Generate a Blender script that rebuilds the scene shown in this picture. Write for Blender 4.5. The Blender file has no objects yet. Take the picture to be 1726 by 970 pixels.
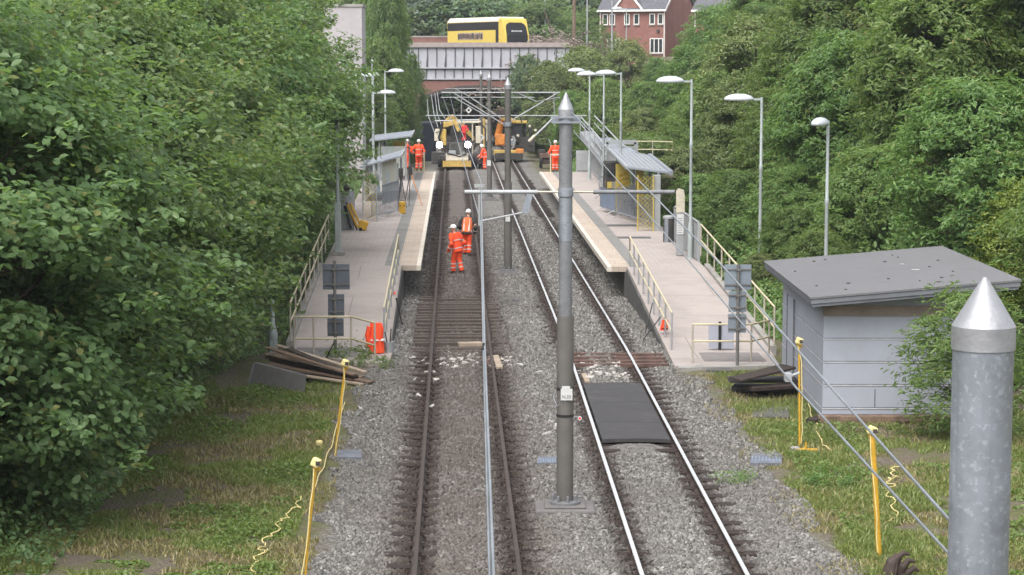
import bpy, math, random
import numpy as np
from mathutils import Vector, Matrix

random.seed(7)
C = bpy.context.scene.collection
scene = bpy.context.scene
R = math.radians

# ------------------------------------------------------------------ camera, sky, sun, exposure
F, PX, PY, ZC = 3500.0, 863.0, 485.0, 7.41
TH = math.atan(377 / 3500)
cam = bpy.data.cameras.new('camera')
cam.sensor_width = 36
cam.lens = F / 1726 * 36
cam.clip_end = 2000
camo = bpy.data.objects.new('camera', cam)
C.objects.link(camo)
camo.location = (0, 0, ZC)
camo.rotation_euler = (math.pi / 2 - TH, 0, 0)
scene.camera = camo

SUN_EL, SUN_AZ = 58, 208          # degrees; azimuth of the sun as seen from the scene (0 = +Y, clockwise)
w = bpy.data.worlds.new('World')
scene.world = w
w.use_nodes = True
nt = w.node_tree
nt.nodes.clear()
out = nt.nodes.new('ShaderNodeOutputWorld')
bg = nt.nodes.new('ShaderNodeBackground')
sky = nt.nodes.new('ShaderNodeTexSky')
sky.sky_type = 'NISHITA'
sky.sun_disc = False
sky.sun_elevation = R(SUN_EL)
sky.sun_rotation = R(SUN_AZ)
sky.dust_density = 4
sky.air_density = 1.0
hs = nt.nodes.new('ShaderNodeHueSaturation')      # cloud cover: the blue greyed out
hs.inputs['Saturation'].default_value = 0.25
nt.links.new(sky.outputs[0], hs.inputs['Color'])
nt.links.new(hs.outputs[0], bg.inputs[0])
bg.inputs[1].default_value = 0.15
nt.links.new(bg.outputs[0], out.inputs[0])
sun = bpy.data.lights.new('sun', 'SUN')
sun.energy = 0.85
sun.angle = R(60)
sun.color = (1.0, 0.97, 0.92)
suno = bpy.data.objects.new('sun', sun)
C.objects.link(suno)
sd = Vector((math.sin(R(SUN_AZ)) * math.cos(R(SUN_EL)), math.cos(R(SUN_AZ)) * math.cos(R(SUN_EL)), math.sin(R(SUN_EL))))
suno.rotation_euler = sd.to_track_quat('Z', 'Y').to_euler()
suno.location = (0, 0, 60)
vs = scene.view_settings
vs.view_transform = 'Standard'
vs.look = 'None'
vs.gamma = 1
vs.use_curve_mapping = False
vs.exposure = 1.2
scene.cycles.max_bounces = 6
scene.cycles.diffuse_bounces = 4
scene.cycles.transmission_bounces = 4
scene.cycles.transparent_max_bounces = 8
scene.cycles.use_denoising = True

# ------------------------------------------------------------------ where things stand
def ray(px, py):
    a, b = (px - PX) / F, (PY - py) / F
    return a, math.cos(TH) + b * math.sin(TH), -math.sin(TH) + b * math.cos(TH)

def gp(px, py, z=0.0):
    x, y, r = ray(px, py)
    t = (z - ZC) / r
    return Vector((x * t, y * t, z))

def at(px, py, Y):
    x, y, r = ray(px, py)
    t = Y / y
    return Vector((x * t, Y, ZC + r * t))

def cL(y): return -0.66 - 0.0281 * (y - 29.8)           # centre of the left track
def cR(y): return np.minimum(3.13 - 0.018 * y, 3.66 - 0.0281 * y)
def xc(y): return 0.97 - 0.0270 * (y - 29.8)            # axis of the cutting

def sstep(a, b, x):
    t = np.clip((x - a) / (b - a), 0, 1)
    return t * t * (3 - 2 * t)

def fbm(x, y, s=1.0, seed=0):
    r = np.random.RandomState(seed)
    v = 0
    for k in range(5):
        f = s * 1.9 ** k
        a = r.uniform(0, 6.28, 3)
        dx, dy = math.cos(a[0]), math.sin(a[0])
        v = v + np.sin((x * dx + y * dy) * f + a[1]) * np.sin((x * -dy + y * dx) * f * 0.83 + a[2]) / 1.6 ** k
    return v / 2.2

def terrain(x, y):
    x = np.asarray(x, float); y = np.asarray(y, float)
    d = x - xc(y)
    dR = 10.3 - 3.9 * sstep(50, 58, y)
    dL = 8.6 - 2.1 * sstep(46, 60, y)
    bank = np.where(d > 0, sstep(0, 13, (d - dR)), sstep(0, 13, (-d - dL)))
    h = 8.0 * bank + 0.25 * fbm(x, y, 0.35, 3) * sstep(0, .25, bank)
    side = sstep(3.4, 4.6, np.abs(d)) * (1 - sstep(50, 56, y))
    h = h + side * (0.05 + 0.06 * fbm(x, y, 0.9, 5))
    for c, expo in ((cL(y), True), (cR(y), False)):
        u = np.abs(x - c)
        m = 0.075 * np.exp(-(u / 0.46) ** 4) + 0.05 * sstep(1.0, 1.5, u) * (1 - sstep(2.2, 3.2, u))
        if expo:
            e = sstep(52.0, 53.5, y) * (1 - sstep(65, 66.5, y))
            m = m * (1 - e) - 0.06 * e * (u < 1.3)
        h = h + m
    return h

# ------------------------------------------------------------------ mesh helpers
class MB:
    def __init__(s): s.v, s.f = [], []
    def add(s, vs, fs):
        n = len(s.v)
        s.v += [tuple(p) for p in vs]
        s.f += [tuple(i + n for i in f) for f in fs]
        return s
    def box(s, c, d, rz=0, M=None):
        x, y, z = d[0] / 2, d[1] / 2, d[2] / 2
        M = M or Matrix.Rotation(rz, 3, 'Z')
        c = Vector(c)
        vs = [c + M @ Vector(p) for p in ((-x, -y, -z), (x, -y, -z), (x, y, -z), (-x, y, -z), (-x, -y, z), (x, -y, z), (x, y, z), (-x, y, z))]
        return s.add(vs, [(3, 2, 1, 0), (4, 5, 6, 7), (0, 1, 5, 4), (1, 2, 6, 5), (2, 3, 7, 6), (3, 0, 4, 7)])
    def bar(s, p, q, wd, ht, up=(0, 0, 1)):
        p, q = Vector(p), Vector(q)
        a = (q - p)
        L = a.length
        a.normalize()
        up = Vector(up)
        if abs(a.dot(up)) > .98: up = Vector((0, 1, 0))
        b = up.cross(a).normalized()
        c = a.cross(b)
        M = Matrix((a, b, c)).transposed()
        return s.box((p + q) / 2, (L, wd, ht), M=M)
    def tube(s, pts, r, n=8):
        pts = [Vector(p) for p in pts]
        rs = r if isinstance(r, (list, tuple)) else [r] * len(pts)
        vs, fs = [], []
        ref = None
        for i, p in enumerate(pts):
            a = (pts[min(i + 1, len(pts) - 1)] - pts[max(i - 1, 0)]).normalized()
            if ref is None or abs(a.dot(ref)) > .97:
                ref = Vector((0, 0, 1)) if abs(a.z) < .9 else Vector((0, 1, 0))
            b = a.cross(ref).normalized()
            c = b.cross(a)
            for k in range(n):
                t = 2 * math.pi * k / n
                vs.append(p + (b * math.cos(t) + c * math.sin(t)) * rs[i])
        for i in range(len(pts) - 1):
            for k in range(n):
                k2 = (k + 1) % n
                fs.append((i * n + k, i * n + k2, (i + 1) * n + k2, (i + 1) * n + k))
        fs.append(tuple(range(n - 1, -1, -1)))
        fs.append(tuple(range((len(pts) - 1) * n, len(pts) * n)))
        return s.add(vs, [f[::-1] for f in fs])
    def lathe(s, prof, c=(0, 0, 0), n=20, sx=1, sy=1):
        c = Vector(c)
        vs, fs = [], []
        for r, z in prof:
            for k in range(n):
                t = 2 * math.pi * k / n
                vs.append(c + Vector((r * math.cos(t) * sx, r * math.sin(t) * sy, z)))
        m = len(prof)
        for i in range(m - 1):
            for k in range(n):
                k2 = (k + 1) % n
                fs.append((i * n + k, i * n + k2, (i + 1) * n + k2, (i + 1) * n + k))
        fs.append(tuple(range(n - 1, -1, -1)))
        fs.append(tuple(range((m - 1) * n, m * n)))
        return s.add(vs, fs)
    def ball(s, c, r, n=10, m=7):
        rr = r if isinstance(r, (list, tuple)) else (r, r, r)
        c = Vector(c)
        vs, fs = [c + Vector((0, 0, -rr[2]))], []
        for i in range(1, m):
            ph = -math.pi / 2 + math.pi * i / m
            for k in range(n):
                t = 2 * math.pi * k / n
                vs.append(c + Vector((rr[0] * math.cos(ph) * math.cos(t), rr[1] * math.cos(ph) * math.sin(t), rr[2] * math.sin(ph))))
        vs.append(c + Vector((0, 0, rr[2])))
        for k in range(n):
            fs.append((0, 1 + (k + 1) % n, 1 + k))
            for i in range(m - 2):
                a, b = 1 + i * n + k, 1 + i * n + (k + 1) % n
                fs.append((a, b, b + n, a + n))
            a = 1 + (m - 2) * n
            fs.append((a + k, a + (k + 1) % n, len(vs) - 1))
        return s.add(vs, fs)
    def prism(s, poly, ext):
        ext = Vector(ext)
        n = len(poly)
        p = [Vector(q) for q in poly]
        nrm = sum(((p[i] - p[0]).cross(p[(i + 1) % n] - p[0]) for i in range(n)), Vector())
        if nrm.dot(ext) > 0: p = p[::-1]
        vs = p + [q + ext for q in p]
        fs = [tuple(range(n)), tuple(range(2 * n - 1, n - 1, -1))]
        for i in range(n):
            j = (i + 1) % n
            fs.append((j, i, i + n, j + n))
        return s.add(vs, fs)
    def slab(s, top, depth):      # top polygon with a level bottom at z - depth
        return s.prism(top, (0, 0, -depth))
    def build(s, name, mat, parent=None, smooth=False, bevel=0, remesh=0, w=False, sharp=38):
        if w and parent is not None:          # the shape was laid out in world coordinates: bring it to its thing's own
            r = parent
            while r.parent is not None: r = r.parent
            iv = (Matrix.Translation(r.location) @ r.rotation_euler.to_matrix().to_4x4()).inverted()
            s.v = [tuple(iv @ Vector(p)) for p in s.v]
        me = bpy.data.meshes.new(name)
        me.from_pydata(s.v, [], s.f)
        me.validate()
        me.update()
        me.materials.append(mat)
        o = bpy.data.objects.new(name, me)
        C.objects.link(o)
        if parent is not None: o.parent = parent
        if smooth:
            me.polygons.foreach_set('use_smooth', [True] * len(me.polygons))
            me.set_sharp_from_angle(angle=R(sharp))
        if bevel:
            b = o.modifiers.new('bevel', 'BEVEL')
            b.width = bevel
            b.segments = 2
            b.limit_method = 'ANGLE'
        if remesh:
            m = o.modifiers.new('remesh', 'REMESH')
            m.mode = 'VOXEL'
            m.voxel_size = remesh
            m.use_smooth_shade = True
            k = o.modifiers.new('smooth', 'SMOOTH')
            k.iterations = 3
            k.factor = .5
        return o

def thing(name, label, cat, loc=(0, 0, 0), rz=0, group=None):
    o = bpy.data.objects.new(name, None)
    C.objects.link(o)
    o.location = loc
    o.rotation_euler = (0, 0, rz)
    o.empty_display_size = .2
    return tag(o, label, cat, group)

def tag(o, label, cat, group=None, kind=None):
    if label: o['label'] = label
    if cat: o['category'] = cat
    if group: o['group'] = group
    if kind: o['kind'] = kind
    return o

def struct(o):
    o['kind'] = 'structure'
    return o

def copy_tree(o, parent=None):
    c = o.copy()
    C.objects.link(c)
    if parent is not None: c.parent = parent
    for ch in list(o.children): copy_tree(ch, c)
    return c

def np_mesh(name, verts, faces, mat, parent=None, smooth=False):
    """verts (N,3), faces (M,k) arrays -> one mesh object"""
    me = bpy.data.meshes.new(name)
    k = faces.shape[1]
    me.vertices.add(len(verts))
    me.vertices.foreach_set('co', np.ascontiguousarray(verts, np.float32).ravel())
    me.loops.add(faces.size)
    me.loops.foreach_set('vertex_index', np.ascontiguousarray(faces, np.int32).ravel())
    me.polygons.add(len(faces))
    me.polygons.foreach_set('loop_start', np.arange(0, faces.size, k, dtype=np.int32))
    me.polygons.foreach_set('loop_total', np.full(len(faces), k, np.int32))
    if smooth: me.polygons.foreach_set('use_smooth', np.ones(len(faces), bool))
    me.update(calc_edges=True)
    me.materials.append(mat)
    o = bpy.data.objects.new(name, me)
    C.objects.link(o)
    if parent is not None: o.parent = parent
    return o

# ------------------------------------------------------------------ materials
class NT:
    def __init__(s, name):
        s.m = bpy.data.materials.new(name)
        s.m.use_nodes = True
        s.t = s.m.node_tree
        s.t.nodes.clear()
        s.out = s.n('ShaderNodeOutputMaterial')
    def n(s, kind, **kw):
        x = s.t.nodes.new(kind)
        for k, v in kw.items(): setattr(x, k, v)
        return x
    def l(s, a, b): s.t.links.new(a, b)
    def val(s, x, sock):
        if isinstance(x, (int, float)): sock.default_value = x
        elif isinstance(x, tuple): sock.default_value = x if len(x) == len(sock.default_value) else (*x, 1)
        else: s.l(x, sock)
    def math(s, op, a, b=0.0, c=None):
        x = s.n('ShaderNodeMath', operation=op)
        s.val(a, x.inputs[0]); s.val(b, x.inputs[1])
        if c is not None: s.val(c, x.inputs[2])
        return x.outputs[0]
    def mix(s, f, a, b, mode='MIX'):
        x = s.n('ShaderNodeMix', data_type='RGBA', blend_type=mode)
        s.val(f, x.inputs[0]); s.val(a, x.inputs[6]); s.val(b, x.inputs[7])
        return x.outputs[2]
    def noise(s, vec, scale, detail=4, rough=.6):
        x = s.n('ShaderNodeTexNoise')
        s.l(vec, x.inputs['Vector'])
        x.inputs['Scale'].default_value = scale
        x.inputs['Detail'].default_value = detail
        x.inputs['Roughness'].default_value = rough
        return x.outputs[0]
    def vor(s, vec, scale, feature='F1', out='Distance', rnd=1.0):
        x = s.n('ShaderNodeTexVoronoi', feature=feature)
        s.l(vec, x.inputs['Vector'])
        x.inputs['Scale'].default_value = scale
        x.inputs['Randomness'].default_value = rnd
        return x.outputs[out]
    def ramp(s, x, a, b, lo=0.0, hi=1.0):
        m = s.n('ShaderNodeMapRange', interpolation_type='SMOOTHSTEP')
        s.val(x, m.inputs[0])
        m.inputs[1].default_value, m.inputs[2].default_value = a, b
        m.inputs[3].default_value, m.inputs[4].default_value = lo, hi
        return m.outputs[0]
    def obj(s): return s.n('ShaderNodeTexCoord').outputs['Object']
    def pos(s): return s.n('ShaderNodeNewGeometry').outputs['Position']
    def island(s): return s.n('ShaderNodeNewGeometry').outputs['Random Per Island']
    def xyz(s, v):
        x = s.n('ShaderNodeSeparateXYZ')
        s.l(v, x.inputs[0])
        return x.outputs
    def comb(s, a, b, c=0.0):
        x = s.n('ShaderNodeCombineXYZ')
        for i, q in enumerate((a, b, c)): s.val(q, x.inputs[i])
        return x.outputs[0]
    def bump(s, h, strength=.4, dist=.02):
        x = s.n('ShaderNodeBump')
        x.inputs['Strength'].default_value = strength
        x.inputs['Distance'].default_value = dist
        s.l(h, x.inputs['Height'])
        return x.outputs[0]
    def bsdf(s, col, rough=.7, metal=0.0, normal=None, spec=.5):
        p = s.n('ShaderNodeBsdfPrincipled')
        s.val(col, p.inputs['Base Color']); s.val(rough, p.inputs['Roughness']); s.val(metal, p.inputs['Metallic'])
        p.inputs['Specular IOR Level'].default_value = spec
        if normal is not None: s.l(normal, p.inputs['Normal'])
        return p
    def done(s, sh):
        s.l(sh, s.out.inputs[0])
        return s.m

def mul(c, k): return tuple(min(1, x * k) for x in c)

def pmat(name, col, rough=.7, metal=0.0, var=.18, scale=2.5, bump=.15, bscale=40, dirt=None, dscale=1.2, damt=.5, spec=.4):
    g = NT(name)
    o = g.obj()
    n1 = g.noise(o, scale, 5)
    n2 = g.noise(o, scale * 9, 3)
    c = g.mix(g.ramp(n1, .3, .7), mul(col, 1 - var), mul(col, 1 + var))
    c = g.mix(g.ramp(n2, .35, .75, 0, .5), c, mul(col, 1 - var * 1.3))
    if dirt:
        n3 = g.noise(o, dscale, 6, .7)
        c = g.mix(g.ramp(n3, .48, .72, 0, damt), c, dirt)
    nb = g.noise(o, bscale, 3)
    r = g.ramp(n1, .2, .8, rough * .85, min(1, rough * 1.15))
    p = g.bsdf(c, r, metal, g.bump(nb, bump, .01) if bump else None, spec)
    return g.done(p.outputs[0])

def leaf_mat(name, dark, light, trans=.35):
    g = NT(name)
    isl = g.island()
    oi = g.n('ShaderNodeObjectInfo').outputs['Random']
    c = g.mix(isl, dark, light)
    c = g.mix(g.ramp(g.math('FRACT', g.math('MULTIPLY', isl, 37.7)), .955, .965, 0, .75), c, (.27, .235, .08))
    hsv = g.n('ShaderNodeHueSaturation')
    g.l(c, hsv.inputs['Color'])
    g.l(g.ramp(oi, 0, 1, .485, .515), hsv.inputs['Hue'])
    g.l(g.ramp(g.math('FRACT', g.math('MULTIPLY', oi, 7.31)), 0, 1, .8, 1.22), hsv.inputs['Value'])
    p = g.bsdf(hsv.outputs[0], .42, 0, None, .5)
    t = g.n('ShaderNodeBsdfTranslucent')
    g.l(g.mix(.5, hsv.outputs[0], (.25, .38, .05)), t.inputs[0])
    x = g.n('ShaderNodeMixShader')
    x.inputs[0].default_value = trans
    g.l(p.outputs[0], x.inputs[1])
    g.l(t.outputs[0], x.inputs[2])
    return g.done(x.outputs[0])

def brick_mat(name, c1, c2, mortar, bw=.225, bh=.075, axis='xz'):
    g = NT(name)
    x, y, z = g.xyz(g.obj())
    v = g.comb(g.math('ADD', x, y), z)
    b = g.n('ShaderNodeTexBrick')
    g.l(v, b.inputs['Vector'])
    b.inputs['Color1'].default_value = (*c1, 1); b.inputs['Color2'].default_value = (*c2, 1); b.inputs['Mortar'].default_value = (*mortar, 1)
    b.inputs['Scale'].default_value = 1
    b.inputs['Mortar Size'].default_value = .012
    b.inputs['Brick Width'].default_value = bw
    b.inputs['Row Height'].default_value = bh
    n = g.noise(g.obj(), .8, 6, .7)
    c = g.mix(g.ramp(n, .4, .75, 0, .5), b.outputs[0], mul(c1, .45))
    return g.done(g.bsdf(c, .85, 0, g.bump(b.outputs[1], -.3, .01)).outputs[0])

def galv_mat(name, col, rough=.5, metal=.6, spangle=14):
    g = NT(name)
    o = g.obj()
    v = g.vor(o, spangle, out='Color')
    bw = g.n('ShaderNodeSeparateColor'); g.l(v, bw.inputs[0])
    n = g.noise(o, 2.2, 6, .7)
    c = g.mix(g.ramp(bw.outputs[0], 0, 1, 0, .3), mul(col, .88), mul(col, 1.2))
    fl = g.noise(o, 42, 5, .65)
    c = g.mix(g.ramp(fl, .54, .64, 0, .6), c, mul(col, 1.45))
    c = g.mix(g.ramp(g.noise(o, 9, 6, .7), .52, .68, 0, .5), c, mul(col, .62))
    x, y, z = g.xyz(o)
    streak = g.noise(g.comb(g.math('MULTIPLY', x, 14.0), g.math('MULTIPLY', y, 14.0), g.math('MULTIPLY', z, .6)), 1.0, 4)
    c = g.mix(g.ramp(streak, .5, .75, 0, .45), c, mul(col, .5))
    c = g.mix(g.ramp(n, .5, .72, 0, .45), c, mul(col, 1.45))
    return g.done(g.bsdf(c, g.ramp(n, .3, .7, rough - .1, rough + .15), metal).outputs[0])

def emit_mat(name, col, st):
    g = NT(name)
    e = g.n('ShaderNodeEmission')
    e.inputs[0].default_value = (*col, 1)
    e.inputs[1].default_value = st
    return g.done(e.outputs[0])

def track_masks(g):
    x, y, z = g.xyz(g.pos())
    uL = g.math('ABSOLUTE', g.math('SUBTRACT', x, g.math('MULTIPLY_ADD', y, -.0281, -.66 + .0281 * 29.8)))
    cr = g.math('MINIMUM', g.math('MULTIPLY_ADD', y, -.018, 3.13), g.math('MULTIPLY_ADD', y, -.0281, 3.66))
    uR = g.math('ABSOLUTE', g.math('SUBTRACT', x, cr))
    rl = g.math('ABSOLUTE', g.math('SUBTRACT', uL, .78))
    rr = g.math('ABSOLUTE', g.math('SUBTRACT', uR, .78))
    d = g.math('SUBTRACT', x, g.math('MULTIPLY_ADD', y, -.027, .97 + .027 * 29.8))
    return x, y, z, uL, uR, rl, rr, d

def ballast_colour(g, rnd, p):
    x, y, z, uL, uR, rl, rr, d = track_masks(g)
    n = g.noise(p, .55, 5)
    n2 = g.noise(p, 3.5, 4)
    c = g.mix(rnd, (.08, .077, .073), (.265, .257, .242))
    c = g.mix(g.ramp(rnd, .93, .96), c, (.34, .335, .315))
    c = g.mix(g.ramp(n, .35, .7, 0, .55), c, (.13, .115, .10), 'MIX')
    bl = g.math('MULTIPLY', g.ramp(uL, .9, 1.7, .62, 0), g.ramp(n2, .25, .65, .55, 1))
    c = g.mix(bl, c, (.088, .068, .056))
    rust = g.math('MAXIMUM', g.ramp(rl, .1, .42, .85, 0), g.ramp(rr, .08, .40, .8, 0))
    c = g.mix(g.math('MULTIPLY', rust, g.ramp(n2, .2, .6, .45, 1)), c, (.033, .022, .019))
    return c, d, y, n, n2

def ground_mat():
    g = NT('ground')
    p = g.pos()
    v = g.vor(p, 19, out='Color')
    vs_ = g.n('ShaderNodeSeparateColor'); g.l(v, vs_.inputs[0])
    vd = g.vor(p, 19)
    c, d, y, n, n2 = ballast_colour(g, vs_.outputs[0], p)
    c = g.mix(g.ramp(vd, .03, .055, 0, .0), c, (.03, .028, .025))
    # beside the tracks: earth and grass
    nn = g.noise(p, .7, 5, .65)
    ad = g.math('ADD', g.math('ABSOLUTE', d), g.math('MULTIPLY', g.math('SUBTRACT', nn, .5), 1.6))
    side = g.ramp(ad, 3.5, 4.2)
    ng = g.noise(p, 1.3, 5, .7)
    soil = g.mix(g.noise(p, 7, 5), (.085, .067, .054), (.19, .16, .125))
    soil = g.mix(g.ramp(ng, .41, .6), soil, g.mix(g.noise(p, 11, 3), (.06, .075, .028), (.15, .15, .06)))
    c = g.mix(side, c, soil)
    hb = g.math('ADD', g.math('MULTIPLY', vd, -1.0), g.math('MULTIPLY', g.noise(p, 30, 3), .05))
    b = g.bsdf(c, .92, 0, g.bump(hb, .9, .045), .2)
    return g.done(b.outputs[0])

def stone_mat():
    g = NT('ballast_stone')
    c, d, y, n, n2 = ballast_colour(g, g.island(), g.pos())
    return g.done(g.bsdf(c, .9, 0, g.bump(g.noise(g.pos(), 60, 3), .4, .01), .2).outputs[0])

def paving_mat(name, c1, c2, tx=.6, ty=.6, mort=(.2, .17, .15), lines=.006):
    g = NT(name)
    o = g.pos()
    x, y, z = g.xyz(o)
    b = g.n('ShaderNodeTexBrick')
    g.l(g.comb(g.math('MULTIPLY_ADD', y, .027, x), y), b.inputs['Vector'])
    b.inputs['Color1'].default_value = (*c1, 1); b.inputs['Color2'].default_value = (*c2, 1); b.inputs['Mortar'].default_value = (*mort, 1)
    b.inputs['Scale'].default_value = 1
    b.inputs['Mortar Size'].default_value = lines
    b.inputs['Brick Width'].default_value = tx
    b.inputs['Row Height'].default_value = ty
    n = g.noise(o, .7, 6, .7)
    c = g.mix(g.ramp(n, .42, .75, 0, .5), b.outputs[0], mul(c1, .62))
    c = g.mix(g.ramp(g.noise(o, 25, 3), .45, .75, 0, .35), c, mul(c1, .6))
    return g.done(g.bsdf(c, .9, 0, g.bump(g.noise(o, 60, 2), .15, .01), .2).outputs[0])

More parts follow.
